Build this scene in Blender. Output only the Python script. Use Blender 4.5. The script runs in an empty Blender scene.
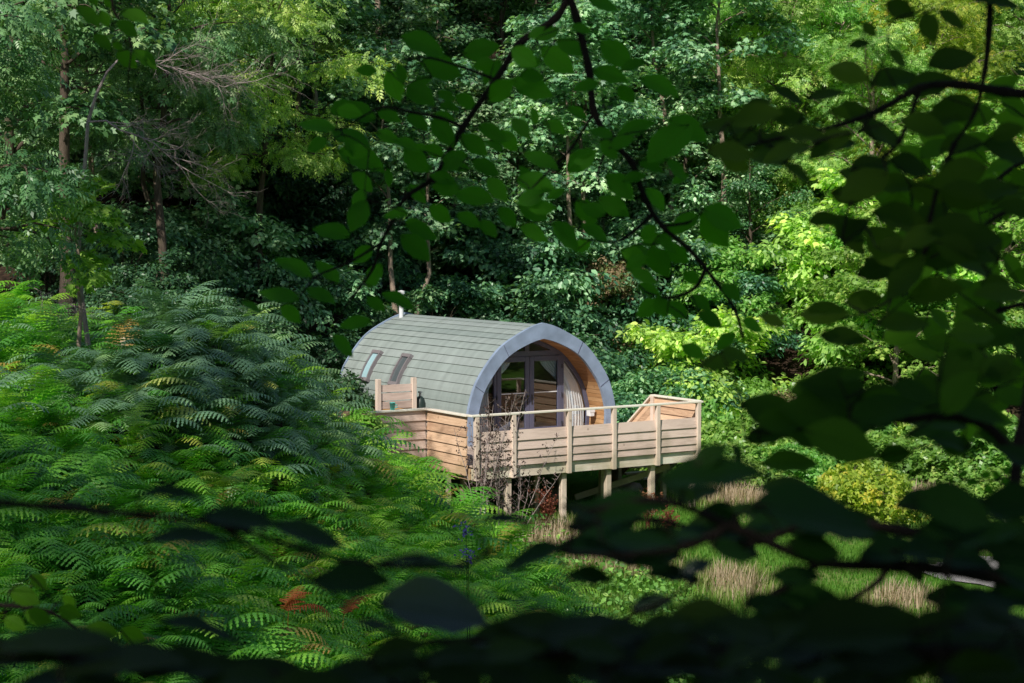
import bpy, math, random
import numpy as np
from mathutils import Vector, Matrix

rng = np.random.default_rng(11)
random.seed(11)
SC = bpy.context.scene
COL = SC.collection
R = math.radians

# ------------------------------------------------------------------ camera maths
W, H = 1024, 683
LENS = 62.0
FPX = LENS / 36.0 * W
CAMZ = 8.0
PITCH = math.atan((H / 2 - 235.0) / FPX)


def at(px, py, Y):
    """World point on the ray through a pixel at world depth Y."""
    a = (px - W / 2) / FPX
    b = (H / 2 - py) / FPX
    dy = math.cos(PITCH) + b * math.sin(PITCH)
    dz = -math.sin(PITCH) + b * math.cos(PITCH)
    t = Y / dy
    return Vector((a * t, Y, CAMZ + dz * t))


# ------------------------------------------------------------------ object helpers
def link(o):
    COL.objects.link(o)
    return o


def thing(name, label, cat, loc=(0, 0, 0), rotz=0.0, group=None):
    o = bpy.data.objects.new(name, None)
    o.empty_display_size = 0.2
    link(o)
    o.location = loc
    o.rotation_euler = (0, 0, rotz)
    o['label'] = label
    o['category'] = cat
    if group:
        o['group'] = group
    return o


def tag(o, label, cat, group=None):
    o['label'] = label
    o['category'] = cat
    if group:
        o['group'] = group
    return o


def add(name, mesh, mat=None, parent=None, loc=None, rotz=None):
    o = bpy.data.objects.new(name, mesh)
    link(o)
    if mat is not None and not mesh.materials:
        mesh.materials.append(mat)
    if parent is not None:
        o.parent = parent
    if loc is not None:
        o.location = loc
    if rotz is not None:
        o.rotation_euler = (0, 0, rotz)
    return o


class MB:
    """Collects simple shapes into one mesh."""

    def __init__(self):
        self.v = []
        self.f = []

    def poly(self, pts, faces):
        n = len(self.v)
        self.v += [tuple(p) for p in pts]
        self.f += [tuple(i + n for i in f) for f in faces]

    def box(self, x0, x1, y0, y1, z0, z1):
        p = [(x0, y0, z0), (x1, y0, z0), (x1, y1, z0), (x0, y1, z0), (x0, y0, z1), (x1, y0, z1), (x1, y1, z1), (x0, y1, z1)]
        self.poly(p, [(0, 3, 2, 1), (4, 5, 6, 7), (0, 1, 5, 4), (1, 2, 6, 5), (2, 3, 7, 6), (3, 0, 4, 7)])
        return self

    def bar(self, a, b, w, h, up=(0, 0, 1)):
        """A rectangular bar from a to b, w wide and h high."""
        a, b = Vector(a), Vector(b)
        d = (b - a).normalized()
        s = d.cross(Vector(up)).normalized()
        u = s.cross(d).normalized()
        p = []
        for c in (a, b):
            for i, j in ((-1, -1), (1, -1), (1, 1), (-1, 1)):
                p.append(c + s * (i * w / 2) + u * (j * h / 2))
        self.poly(p, [(3, 2, 1, 0), (4, 5, 6, 7), (0, 1, 5, 4), (1, 2, 6, 5), (2, 3, 7, 6), (3, 0, 4, 7)])
        return self

    def tube(self, pts, radii, n=6, cap=True):
        pts = [Vector(p) for p in pts]
        if not hasattr(radii, '__len__'):
            radii = [radii] * len(pts)
        base = len(self.v)
        ref = Vector((0.31, 0.17, 0.93)).normalized()
        for i, p in enumerate(pts):
            d = (pts[min(i + 1, len(pts) - 1)] - pts[max(i - 1, 0)])
            if d.length < 1e-9:
                d = Vector((0, 0, 1))
            d.normalize()
            s = d.cross(ref)
            if s.length < 0.05:
                s = d.cross(Vector((1, 0, 0)))
            s.normalize()
            u = s.cross(d)
            for k in range(n):
                t = 2 * math.pi * k / n
                self.v.append(tuple(p + (s * math.cos(t) + u * math.sin(t)) * radii[i]))
        for i in range(len(pts) - 1):
            for k in range(n):
                a = base + i * n + k
                b = base + i * n + (k + 1) % n
                self.f.append((a, b, b + n, a + n))
        if cap:
            self.f.append(tuple(base + k for k in range(n))[::-1])
            self.f.append(tuple(base + (len(pts) - 1) * n + k for k in range(n)))
        return self

    def lathe(self, prof, c=(0, 0, 0), n=16):
        base = len(self.v)
        for r, z in prof:
            for k in range(n):
                t = 2 * math.pi * k / n
                self.v.append((c[0] + r * math.cos(t), c[1] + r * math.sin(t), c[2] + z))
        for i in range(len(prof) - 1):
            for k in range(n):
                a = base + i * n + k
                b = base + i * n + (k + 1) % n
                self.f.append((a, b, b + n, a + n))
        self.f.append(tuple(base + k for k in range(n))[::-1])
        self.f.append(tuple(base + (len(prof) - 1) * n + k for k in range(n)))
        return self

    def mesh(self, name, smooth=False):
        me = bpy.data.meshes.new(name)
        me.from_pydata(self.v, [], self.f)
        if smooth:
            me.polygons.foreach_set('use_smooth', [True] * len(me.polygons))
        me.update()
        return me

    def obj(self, name, mat, parent=None, smooth=False, bevel=0.0):
        o = add(name, self.mesh(name, smooth), mat, parent)
        if bevel:
            m = o.modifiers.new('edge', 'BEVEL')
            m.width = bevel
            m.segments = 1
            m.limit_method = 'ANGLE'
        return o


def bulk_mesh(name, V, faces, tint=None, smooth=False):
    """V (n,3); faces: list of int arrays (m,k), one per polygon size."""
    me = bpy.data.meshes.new(name)
    me.vertices.add(len(V))
    me.vertices.foreach_set('co', np.ascontiguousarray(V, dtype=np.float32).ravel())
    loops = np.concatenate([f.ravel() for f in faces])
    sizes = np.concatenate([np.full(len(f), f.shape[1], dtype=np.int64) for f in faces])
    starts = np.concatenate([[0], np.cumsum(sizes)[:-1]])
    me.loops.add(len(loops))
    me.loops.foreach_set('vertex_index', loops.astype(np.int32))
    me.polygons.add(len(sizes))
    me.polygons.foreach_set('loop_start', starts.astype(np.int32))
    me.update(calc_edges=True)
    if smooth:
        me.polygons.foreach_set('use_smooth', np.ones(len(sizes), dtype=bool))
    if tint is not None:
        a = me.attributes.new('tint', 'FLOAT', 'POINT')
        a.data.foreach_set('value', np.ascontiguousarray(tint, dtype=np.float32))
    me.validate()
    return me


def norm(a):
    return a / np.maximum(np.linalg.norm(a, axis=-1, keepdims=True), 1e-9)


def scatter(template, P, N, D, S, tint=None):
    """Copies of a leaf template (verts in x=side, y=along, z=normal) -> V, faces, tint."""
    tv, tf = template
    N = norm(N)
    D = norm(D - N * np.sum(D * N, axis=1, keepdims=True))
    T = np.cross(D, N)
    k, n = len(tv), len(P)
    S = np.asarray(S).reshape(n, 1, 1)
    V = P[:, None, :] + S * (tv[None, :, 0:1] * T[:, None, :] + tv[None, :, 1:2] * D[:, None, :] + tv[None, :, 2:3] * N[:, None, :])
    off = (np.arange(n) * k)[:, None, None]
    F = [(f[None] + off).reshape(-1, f.shape[1]) for f in tf]
    tt = np.repeat(tint if tint is not None else rng.random(n), k)
    return V.reshape(-1, 3), F, tt


# ------------------------------------------------------------------ materials
def mat(name):
    m = bpy.data.materials.new(name)
    m.use_nodes = True
    nt = m.node_tree
    nt.nodes.clear()
    out = nt.nodes.new('ShaderNodeOutputMaterial')
    return m, nt, out


def N(nt, typ, **kw):
    n = nt.nodes.new(typ)
    for k, v in kw.items():
        if k in n.inputs:
            n.inputs[k].default_value = v
        else:
            setattr(n, k, v)
    return n


def ramp(nt, stops):
    n = nt.nodes.new('ShaderNodeValToRGB')
    e = n.color_ramp.elements
    while len(e) < len(stops):
        e.new(0.5)
    for i, (p, c) in enumerate(stops):
        e[i].position = p
        e[i].color = (c[0], c[1], c[2], 1)
    return n


def solid(name, col, rough=0.6, var=0.15, scale=6.0, metal=0.0, bump=0.0, spec=0.5):
    m, nt, out = mat(name)
    p = N(nt, 'ShaderNodeBsdfPrincipled')
    p.inputs['Roughness'].default_value = rough
    p.inputs['Metallic'].default_value = metal
    p.inputs['Specular IOR Level'].default_value = spec
    tc = N(nt, 'ShaderNodeTexCoord')
    no = N(nt, 'ShaderNodeTexNoise')
    no.inputs['Scale'].default_value = scale
    no.inputs['Detail'].default_value = 6
    nt.links.new(tc.outputs['Object'], no.inputs['Vector'])
    d = [c * (1 - var) for c in col]
    l = [min(1, c * (1 + var)) for c in col]
    rp = ramp(nt, [(0.3, d), (0.7, l)])
    nt.links.new(no.outputs['Fac'], rp.inputs['Fac'])
    nt.links.new(rp.outputs['Color'], p.inputs['Base Color'])
    if bump:
        b = N(nt, 'ShaderNodeBump')
        b.inputs['Strength'].default_value = bump
        b.inputs['Distance'].default_value = 0.02
        nt.links.new(no.outputs['Fac'], b.inputs['Height'])
        nt.links.new(b.outputs['Normal'], p.inputs['Normal'])
    nt.links.new(p.outputs[0], out.inputs[0])
    return m


def wood(name, c0, c1, c2, stretch=(1, 14, 14), scale=2.0, rough=0.75, board=0.0):
    """Weathered timber: grain stretched along one object axis, per-object and per-board tone."""
    m, nt, out = mat(name)
    L = nt.links.new
    p = N(nt, 'ShaderNodeBsdfPrincipled')
    p.inputs['Roughness'].default_value = rough
    p.inputs['Specular IOR Level'].default_value = 0.25
    tc = N(nt, 'ShaderNodeTexCoord')
    mp = N(nt, 'ShaderNodeMapping')
    mp.inputs['Scale'].default_value = stretch
    L(tc.outputs['Object'], mp.inputs['Vector'])
    n1 = N(nt, 'ShaderNodeTexNoise')
    n1.inputs['Scale'].default_value = scale
    n1.inputs['Detail'].default_value = 8
    n1.inputs['Roughness'].default_value = 0.65
    L(mp.outputs[0], n1.inputs['Vector'])
    n2 = N(nt, 'ShaderNodeTexNoise')
    n2.inputs['Scale'].default_value = 0.9
    n2.inputs['Detail'].default_value = 4
    L(tc.outputs['Object'], n2.inputs['Vector'])
    oi = N(nt, 'ShaderNodeObjectInfo')
    geo = N(nt, 'ShaderNodeNewGeometry')
    a = N(nt, 'ShaderNodeMath', operation='MULTIPLY_ADD')
    L(geo.outputs['Random Per Island'], a.inputs[0])
    a.inputs[1].default_value = 0.45
    a.inputs[2].default_value = -0.22
    b = N(nt, 'ShaderNodeMath', operation='ADD')
    L(n1.outputs['Fac'], b.inputs[0])
    L(a.outputs[0], b.inputs[1])
    c = N(nt, 'ShaderNodeMath', operation='MULTIPLY_ADD')
    L(n2.outputs['Fac'], c.inputs[0])
    c.inputs[1].default_value = 0.85
    L(b.outputs[0], c.inputs[2])
    s = N(nt, 'ShaderNodeMath', operation='SUBTRACT')
    L(c.outputs[0], s.inputs[0])
    s.inputs[1].default_value = 0.42
    rp = ramp(nt, [(0.25, c0), (0.5, c1), (0.8, c2)])
    L(s.outputs[0], rp.inputs['Fac'])
    n3 = N(nt, 'ShaderNodeTexNoise')
    n3.inputs['Scale'].default_value = 1.7
    n3.inputs['Detail'].default_value = 7
    L(tc.outputs['Object'], n3.inputs['Vector'])
    sz = N(nt, 'ShaderNodeSeparateXYZ')
    L(tc.outputs['Object'], sz.inputs[0])
    lo = N(nt, 'ShaderNodeMapRange')
    lo.inputs['From Min'].default_value = 0.75
    lo.inputs['From Max'].default_value = -0.25
    lo.inputs['To Min'].default_value = -0.22
    lo.inputs['To Max'].default_value = 0.12
    L(sz.outputs[2], lo.inputs['Value'])
    ad = N(nt, 'ShaderNodeMath', operation='ADD')
    L(n3.outputs['Fac'], ad.inputs[0])
    L(lo.outputs[0], ad.inputs[1])
    gm = N(nt, 'ShaderNodeMapRange')
    gm.inputs['From Min'].default_value = 0.48
    gm.inputs['From Max'].default_value = 0.72
    gm.inputs['To Max'].default_value = 0.55
    L(ad.outputs[0], gm.inputs['Value'])
    ga = N(nt, 'ShaderNodeMix', data_type='RGBA')
    L(gm.outputs[0], ga.inputs[0])
    L(rp.outputs[0], ga.inputs[6])
    ga.inputs[7].default_value = (c0[0] * 0.62, c0[1] * 0.72, c0[2] * 0.55, 1)
    vo = N(nt, 'ShaderNodeTexVoronoi')
    vo.inputs['Scale'].default_value = 2.6
    L(tc.outputs['Object'], vo.inputs['Vector'])
    kn = N(nt, 'ShaderNodeMapRange')
    kn.inputs['From Min'].default_value = 0.05
    kn.inputs['From Max'].default_value = 0.10
    kn.inputs['To Min'].default_value = 0.5
    kn.inputs['To Max'].default_value = 0.0
    L(vo.outputs['Distance'], kn.inputs['Value'])
    gk = N(nt, 'ShaderNodeMix', data_type='RGBA')
    L(kn.outputs[0], gk.inputs[0])
    L(ga.outputs[2], gk.inputs[6])
    gk.inputs[7].default_value = (c0[0] * 0.4, c0[1] * 0.35, c0[2] * 0.3, 1)
    L(gk.outputs[2], p.inputs['Base Color'])
    bm = N(nt, 'ShaderNodeBump')
    bm.inputs['Strength'].default_value = 0.4
    bm.inputs['Distance'].default_value = 0.01
    L(n1.outputs['Fac'], bm.inputs['Height'])
    L(bm.outputs[0], p.inputs['Normal'])
    L(p.outputs[0], out.inputs[0])
    return m


def leafmat(name, cols, trans=0.3, rough=0.5, spec=0.4, tcol=None, objvar=0.25, veins=False):
    """Foliage: tint attribute runs through the colours, thin-leaf transmission."""
    m, nt, out = mat(name)
    L = nt.links.new
    at_ = N(nt, 'ShaderNodeAttribute', attribute_name='tint')
    oi = N(nt, 'ShaderNodeObjectInfo')
    rp = ramp(nt, [(i / (len(cols) - 1), c) for i, c in enumerate(cols)])
    L(at_.outputs['Fac'], rp.inputs['Fac'])
    hs = N(nt, 'ShaderNodeHueSaturation')
    v = N(nt, 'ShaderNodeMapRange')
    v.inputs['To Min'].default_value = 1 - objvar
    v.inputs['To Max'].default_value = 1 + objvar
    L(oi.outputs['Random'], v.inputs['Value'])
    L(v.outputs[0], hs.inputs['Value'])
    hm = N(nt, 'ShaderNodeMath', operation='MULTIPLY')
    L(oi.outputs['Random'], hm.inputs[0])
    hm.inputs[1].default_value = 13.37
    fr = N(nt, 'ShaderNodeMath', operation='FRACT')
    L(hm.outputs[0], fr.inputs[0])
    hr = N(nt, 'ShaderNodeMapRange')
    hr.inputs['To Min'].default_value = 0.5 - 0.025 * (objvar > 0)
    hr.inputs['To Max'].default_value = 0.5 + 0.02 * (objvar > 0)
    L(fr.outputs[0], hr.inputs['Value'])
    L(hr.outputs[0], hs.inputs['Hue'])
    L(rp.outputs[0], hs.inputs['Color'])
    colout = hs.outputs[0]
    p = N(nt, 'ShaderNodeBsdfPrincipled')
    p.inputs['Roughness'].default_value = rough
    p.inputs['Specular IOR Level'].default_value = spec
    if veins:
        uv = N(nt, 'ShaderNodeUVMap')
        sx = N(nt, 'ShaderNodeSeparateXYZ')
        L(uv.outputs[0], sx.inputs[0])
        ab = N(nt, 'ShaderNodeMath', operation='ABSOLUTE')
        L(sx.outputs[0], ab.inputs[0])
        k = N(nt, 'ShaderNodeMath', operation='MULTIPLY_ADD')
        L(ab.outputs[0], k.inputs[0])
        k.inputs[1].default_value = -0.9
        L(sx.outputs[1], k.inputs[2])
        w = N(nt, 'ShaderNodeMath', operation='MULTIPLY')
        L(k.outputs[0], w.inputs[0])
        w.inputs[1].default_value = 9.0 * 2 * math.pi
        sn = N(nt, 'ShaderNodeMath', operation='SINE')
        L(w.outputs[0], sn.inputs[0])
        pw = N(nt, 'ShaderNodeMapRange')
        pw.inputs['From Min'].default_value = 0.75
        pw.inputs['From Max'].default_value = 1.0
        L(sn.outputs[0], pw.inputs['Value'])
        mr = N(nt, 'ShaderNodeMapRange')
        mr.inputs['From Min'].default_value = 0.0
        mr.inputs['From Max'].default_value = 0.03
        mr.inputs['To Min'].default_value = 1.0
        mr.inputs['To Max'].default_value = 0.0
        L(ab.outputs[0], mr.inputs['Value'])
        mx = N(nt, 'ShaderNodeMath', operation='MAXIMUM')
        L(pw.outputs[0], mx.inputs[0])
        L(mr.outputs[0], mx.inputs[1])
        mc = N(nt, 'ShaderNodeMix', data_type='RGBA')
        mf = N(nt, 'ShaderNodeMath', operation='MULTIPLY')
        L(mx.outputs[0], mf.inputs[0])
        mf.inputs[1].default_value = 0.3
        L(mf.outputs[0], mc.inputs[0])
        L(colout, mc.inputs[6])
        mc.inputs[7].default_value = (cols[-1][0] * 0.55, cols[-1][1] * 0.5, cols[-1][2] * 0.5, 1)
        colout = mc.outputs[2]
        bm = N(nt, 'ShaderNodeBump')
        bm.inputs['Strength'].default_value = 0.35
        bm.inputs['Distance'].default_value = 0.002
        L(mx.outputs[0], bm.inputs['Height'])
        L(bm.outputs[0], p.inputs['Normal'])
    L(colout, p.inputs['Base Color'])
    if trans > 0:
        tr = N(nt, 'ShaderNodeBsdfTranslucent')
        tm = N(nt, 'ShaderNodeMix', data_type='RGBA', blend_type='MULTIPLY')
        tm.inputs[0].default_value = 1.0
        L(colout, tm.inputs[6])
        tc = tcol or (1.9, 2.2, 0.7)
        tm.inputs[7].default_value = (*tc, 1)
        L(tm.outputs[2], tr.inputs['Color'])
        mx = N(nt, 'ShaderNodeMixShader')
        mx.inputs[0].default_value = trans
        L(p.outputs[0], mx.inputs[1])
        L(tr.outputs[0], mx.inputs[2])
        L(mx.outputs[0], out.inputs[0])
    else:
        L(p.outputs[0], out.inputs[0])
    return m


def barkmat(name, c0, c1, moss=0.0):
    m, nt, out = mat(name)
    L = nt.links.new
    p = N(nt, 'ShaderNodeBsdfPrincipled')
    p.inputs['Roughness'].default_value = 0.9
    p.inputs['Specular IOR Level'].default_value = 0.15
    tc = N(nt, 'ShaderNodeTexCoord')
    mp = N(nt, 'ShaderNodeMapping')
    mp.inputs['Scale'].default_value = (6, 6, 1.2)
    L(tc.outputs['Object'], mp.inputs['Vector'])
    n1 = N(nt, 'ShaderNodeTexNoise')
    n1.inputs['Scale'].default_value = 3.0
    n1.inputs['Detail'].default_value = 8
    n1.inputs['Roughness'].default_value = 0.7
    L(mp.outputs[0], n1.inputs['Vector'])
    rp = ramp(nt, [(0.35, c0), (0.65, c1)])
    L(n1.outputs['Fac'], rp.inputs['Fac'])
    n2 = N(nt, 'ShaderNodeTexNoise')
    n2.inputs['Scale'].default_value = 1.3
    n2.inputs['Detail'].default_value = 5
    L(tc.outputs['Object'], n2.inputs['Vector'])
    mr = N(nt, 'ShaderNodeMapRange')
    mr.inputs['From Min'].default_value = 0.5
    mr.inputs['From Max'].default_value = 0.65
    mr.inputs['To Max'].default_value = moss
    L(n2.outputs['Fac'], mr.inputs['Value'])
    mx = N(nt, 'ShaderNodeMix', data_type='RGBA')
    L(mr.outputs[0], mx.inputs[0])
    L(rp.outputs[0], mx.inputs[6])
    mx.inputs[7].default_value = (0.05, 0.08, 0.02, 1)
    L(mx.outputs[2], p.inputs['Base Color'])
    b = N(nt, 'ShaderNodeBump')
    b.inputs['Strength'].default_value = 0.8
    b.inputs['Distance'].default_value = 0.04
    L(n1.outputs['Fac'], b.inputs['Height'])
    L(b.outputs[0], p.inputs['Normal'])
    L(p.outputs[0], out.inputs[0])
    return m


M = {}


def roofmat():
    m, nt, out = mat('weathered_roof_plank')
    L = nt.links.new
    p = N(nt, 'ShaderNodeBsdfPrincipled')
    p.inputs['Roughness'].default_value = 0.72
    p.inputs['Specular IOR Level'].default_value = 0.3
    tc = N(nt, 'ShaderNodeTexCoord')
    geo = N(nt, 'ShaderNodeNewGeometry')
    rp = ramp(nt, [(0.0, (0.225, 0.27, 0.258)), (0.5, (0.255, 0.30, 0.285)), (1.0, (0.28, 0.32, 0.31))])
    L(geo.outputs['Random Per Island'], rp.inputs['Fac'])
    mp = N(nt, 'ShaderNodeMapping')
    mp.inputs['Scale'].default_value = (0.5, 3.0, 0.5)
    L(tc.outputs['Object'], mp.inputs['Vector'])
    n1 = N(nt, 'ShaderNodeTexNoise')
    n1.inputs['Scale'].default_value = 1.6
    n1.inputs['Detail'].default_value = 7
    L(mp.outputs[0], n1.inputs['Vector'])
    mr = N(nt, 'ShaderNodeMapRange')
    mr.inputs['From Min'].default_value = 0.3
    mr.inputs['From Max'].default_value = 0.7
    mr.inputs['To Min'].default_value = 0.88
    mr.inputs['To Max'].default_value = 1.15
    L(n1.outputs['Fac'], mr.inputs['Value'])
    hs = N(nt, 'ShaderNodeHueSaturation')
    L(mr.outputs[0], hs.inputs['Value'])
    L(rp.outputs[0], hs.inputs['Color'])
    n2 = N(nt, 'ShaderNodeTexNoise')
    n2.inputs['Scale'].default_value = 2.3
    n2.inputs['Detail'].default_value = 9
    n2.inputs['Roughness'].default_value = 0.7
    L(tc.outputs['Object'], n2.inputs['Vector'])
    ms = N(nt, 'ShaderNodeMapRange')
    ms.inputs['From Min'].default_value = 0.60
    ms.inputs['From Max'].default_value = 0.72
    ms.inputs['To Max'].default_value = 0.3
    L(n2.outputs['Fac'], ms.inputs['Value'])
    mx = N(nt, 'ShaderNodeMix', data_type='RGBA')
    L(ms.outputs[0], mx.inputs[0])
    L(hs.outputs[0], mx.inputs[6])
    mx.inputs[7].default_value = (0.10, 0.13, 0.06, 1)
    L(mx.outputs[2], p.inputs['Base Color'])
    n3 = N(nt, 'ShaderNodeTexNoise')
    n3.inputs['Scale'].default_value = 40
    L(tc.outputs['Object'], n3.inputs['Vector'])
    b = N(nt, 'ShaderNodeBump')
    b.inputs['Strength'].default_value = 0.25
    b.inputs['Distance'].default_value = 0.01
    L(n3.outputs['Fac'], b.inputs['Height'])
    L(b.outputs[0], p.inputs['Normal'])
    L(p.outputs[0], out.inputs[0])
    return m


M['roof'] = roofmat()
M['fascia'] = solid('blue_grey_paint', (0.255, 0.325, 0.45), 0.5, 0.2, 3.0)
M['frame'] = solid('slate_purple_frame', (0.105, 0.108, 0.17), 0.35, 0.06, 3.0)
M['larch'] = wood('orange_larch', (0.32, 0.16, 0.07), (0.46, 0.25, 0.11), (0.56, 0.34, 0.17), (14, 1, 14), 2.0, 0.55)
M['cladding'] = wood('orange_cladding', (0.36, 0.18, 0.05), (0.5, 0.27, 0.08), (0.58, 0.34, 0.12), (14, 1, 14), 2.0, 0.6)
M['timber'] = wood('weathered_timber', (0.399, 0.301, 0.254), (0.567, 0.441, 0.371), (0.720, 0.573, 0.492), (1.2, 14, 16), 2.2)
M['timber_sunlit'] = wood('weathered_timber_sunlit', (0.434, 0.273, 0.177), (0.613, 0.410, 0.265), (0.747, 0.520, 0.354), (14, 1.2, 16), 2.2)  # warmer copy of the timber: sun on the side panels put into its colour
M['post'] = wood('weathered_post', (0.445, 0.346, 0.273), (0.614, 0.496, 0.399), (0.767, 0.630, 0.529), (14, 14, 1.0), 2.0)
M['rail'] = wood('handrail', (0.572, 0.480, 0.383), (0.775, 0.663, 0.549), (0.800, 0.800, 0.682), (1.2, 14, 14), 2.0)
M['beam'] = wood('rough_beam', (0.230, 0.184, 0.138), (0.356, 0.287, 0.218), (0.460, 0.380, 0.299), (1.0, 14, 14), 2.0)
M['cream'] = solid('cream_lining', (0.62, 0.56, 0.45), 0.7, 0.05)
M['floor'] = wood('cabin_floor', (0.16, 0.1, 0.06), (0.22, 0.14, 0.08), (0.28, 0.18, 0.11), (14, 1, 1), 2.0, 0.4)
M['curtain'] = solid('white_curtain', (0.88, 0.90, 0.95), 0.85, 0.03, 2.0)
M['dark_metal'] = solid('dark_metal', (0.03, 0.03, 0.035), 0.4, 0.2, 5.0)
M['steel'] = solid('steel', (0.5, 0.5, 0.52), 0.3, 0.1, 5.0, metal=0.9)
M['white_plastic'] = solid('white_plastic', (0.75, 0.76, 0.78), 0.45, 0.04)
M['black_plastic'] = solid('dark_green_plastic', (0.02, 0.035, 0.03), 0.45, 0.15, 6.0)
M['turquoise'] = solid('turquoise_plastic', (0.12, 0.6, 0.55), 0.4, 0.05)
M['rattan'] = solid('grey_rattan', (0.07, 0.07, 0.09), 0.7, 0.35, 60.0, bump=0.5)
M['red_fabric'] = solid('rust_fabric', (0.3, 0.08, 0.04), 0.9, 0.2, 20.0)
M['stone'] = solid('pale_stone', (0.33, 0.29, 0.24), 0.9, 0.3, 4.0, bump=0.6)
M['bark'] = barkmat('brown_bark', (0.06, 0.045, 0.034), (0.15, 0.115, 0.088), 0.5)
M['bark_pale'] = barkmat('pale_bark', (0.2, 0.15, 0.115), (0.42, 0.33, 0.26), 0.2)
M['bark_dead'] = barkmat('dead_bark', (0.24, 0.19, 0.18), (0.48, 0.40, 0.38), 0.0)
M['bark_dark'] = barkmat('dark_twig', (0.010, 0.008, 0.007), (0.028, 0.020, 0.016), 0.0)
M['leaf_syc'] = leafmat('sycamore_leaf', [(0.025, 0.069, 0.037), (0.067, 0.184, 0.086), (0.157, 0.345, 0.161), (0.325, 0.540, 0.287), (0.470, 0.667, 0.391)], 0.18, 0.42, 0.55)  # palest stops put sunlit highlights into the leaf colour
M['leaf_ash'] = leafmat('leaf_ash', [(0.130, 0.260, 0.062), (0.241, 0.437, 0.105), (0.389, 0.603, 0.158), (0.593, 0.749, 0.194)], 0.3, 0.42, 0.5)
M['leaf_yel'] = leafmat('leaf_yel', [(0.120, 0.225, 0.030), (0.210, 0.345, 0.045), (0.330, 0.450, 0.068), (0.540, 0.510, 0.075)], 0.35, 0.45, 0.4)
M['leaf_shrub'] = leafmat('shrub_leaf', [(0.025, 0.080, 0.045), (0.063, 0.181, 0.091), (0.140, 0.319, 0.147), (0.294, 0.522, 0.238)], 0.22, 0.42, 0.55)
M['leaf_bramble'] = leafmat('leaf_bramble', [(0.090, 0.206, 0.037), (0.160, 0.340, 0.067), (0.250, 0.454, 0.092), (0.420, 0.578, 0.151)], 0.28, 0.38, 0.5)
M['leaf_red'] = leafmat('rusty_leaf', [(0.060, 0.120, 0.035), (0.228, 0.165, 0.084), (0.300, 0.247, 0.140), (0.120, 0.210, 0.063)], 0.25, 0.6, 0.3)
M['fern'] = leafmat('bracken', [(0.046, 0.154, 0.046), (0.094, 0.296, 0.052), (0.160, 0.426, 0.046), (0.293, 0.539, 0.062), (0.399, 0.515, 0.081), (0.424, 0.257, 0.081)], 0.38, 0.36, 0.6, objvar=0.0)
M['fern_skysheen'] = leafmat('bracken_skysheen', [(0.073, 0.157, 0.097), (0.133, 0.261, 0.147), (0.205, 0.365, 0.182), (0.315, 0.488, 0.173), (0.630, 0.627, 0.139)], 0.22, 0.37, 0.85, objvar=0.0)  # bluish sheen of the sky put into the frond colour
M['leaf_ashgreen'] = leafmat('leaf_ashgreen', [(0.051, 0.145, 0.057), (0.095, 0.241, 0.090), (0.166, 0.335, 0.130), (0.280, 0.452, 0.178)], 0.18, 0.4, 0.5)
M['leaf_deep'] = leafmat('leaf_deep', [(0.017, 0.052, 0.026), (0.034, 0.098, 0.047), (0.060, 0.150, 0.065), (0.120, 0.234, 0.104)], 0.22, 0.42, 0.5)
M['leaf_lime'] = leafmat('leaf_lime', [(0.14, 0.27, 0.04), (0.2, 0.36, 0.05), (0.28, 0.45, 0.07), (0.36, 0.5, 0.09)], 0.35, 0.45, 0.4)
M['fern_lime'] = leafmat('lime_bracken', [(0.091, 0.195, 0.026), (0.130, 0.260, 0.033), (0.182, 0.325, 0.039)], 0.35, 0.45, 0.35, objvar=0.1)
M['fern_dead'] = leafmat('dead_bracken', [(0.2, 0.06, 0.02), (0.3, 0.1, 0.03), (0.36, 0.15, 0.05)], 0.3, 0.7, 0.2, objvar=0.1)
M['grass'] = leafmat('grass_blades', [(0.05, 0.14, 0.015), (0.085, 0.22, 0.025), (0.18, 0.26, 0.055), (0.40, 0.31, 0.22), (0.54, 0.42, 0.33)], 0.25, 0.6, 0.2, objvar=0.0)
M['dock'] = leafmat('dock_red', [(0.16, 0.05, 0.03), (0.26, 0.09, 0.05), (0.3, 0.15, 0.08)], 0.2, 0.7, 0.2, objvar=0.1)
M['seed'] = leafmat('seed_head', [(0.06, 0.04, 0.035), (0.1, 0.07, 0.06), (0.16, 0.11, 0.09)], 0.1, 0.8, 0.2, objvar=0.1)
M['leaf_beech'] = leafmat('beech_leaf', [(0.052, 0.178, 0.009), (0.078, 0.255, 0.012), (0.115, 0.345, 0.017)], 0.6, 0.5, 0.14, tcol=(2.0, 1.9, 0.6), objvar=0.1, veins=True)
M['leaf_beech_shaded'] = leafmat('beech_leaf_shaded', [(0.007, 0.025, 0.002), (0.012, 0.039, 0.003), (0.020, 0.058, 0.004)], 0.35, 0.5, 0.14, tcol=(1.8, 1.9, 0.6), objvar=0.1, veins=True)  # dark copy of the beech leaf: shade under the trees put into its colour
M['leaf_beech_halfshade'] = leafmat('beech_leaf_halfshade', [(0.020, 0.063, 0.005), (0.034, 0.098, 0.007), (0.063, 0.161, 0.010)], 0.5, 0.5, 0.12, tcol=(2.0, 2.0, 0.6), objvar=0.1, veins=True)  # milder copy, with less of that shade put into the colour
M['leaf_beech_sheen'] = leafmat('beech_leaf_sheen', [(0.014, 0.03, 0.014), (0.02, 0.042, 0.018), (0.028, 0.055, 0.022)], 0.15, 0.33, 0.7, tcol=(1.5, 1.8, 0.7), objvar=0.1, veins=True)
M['flower'] = solid('violet_petal', (0.16, 0.14, 0.45), 0.6, 0.2, 30.0)


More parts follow.
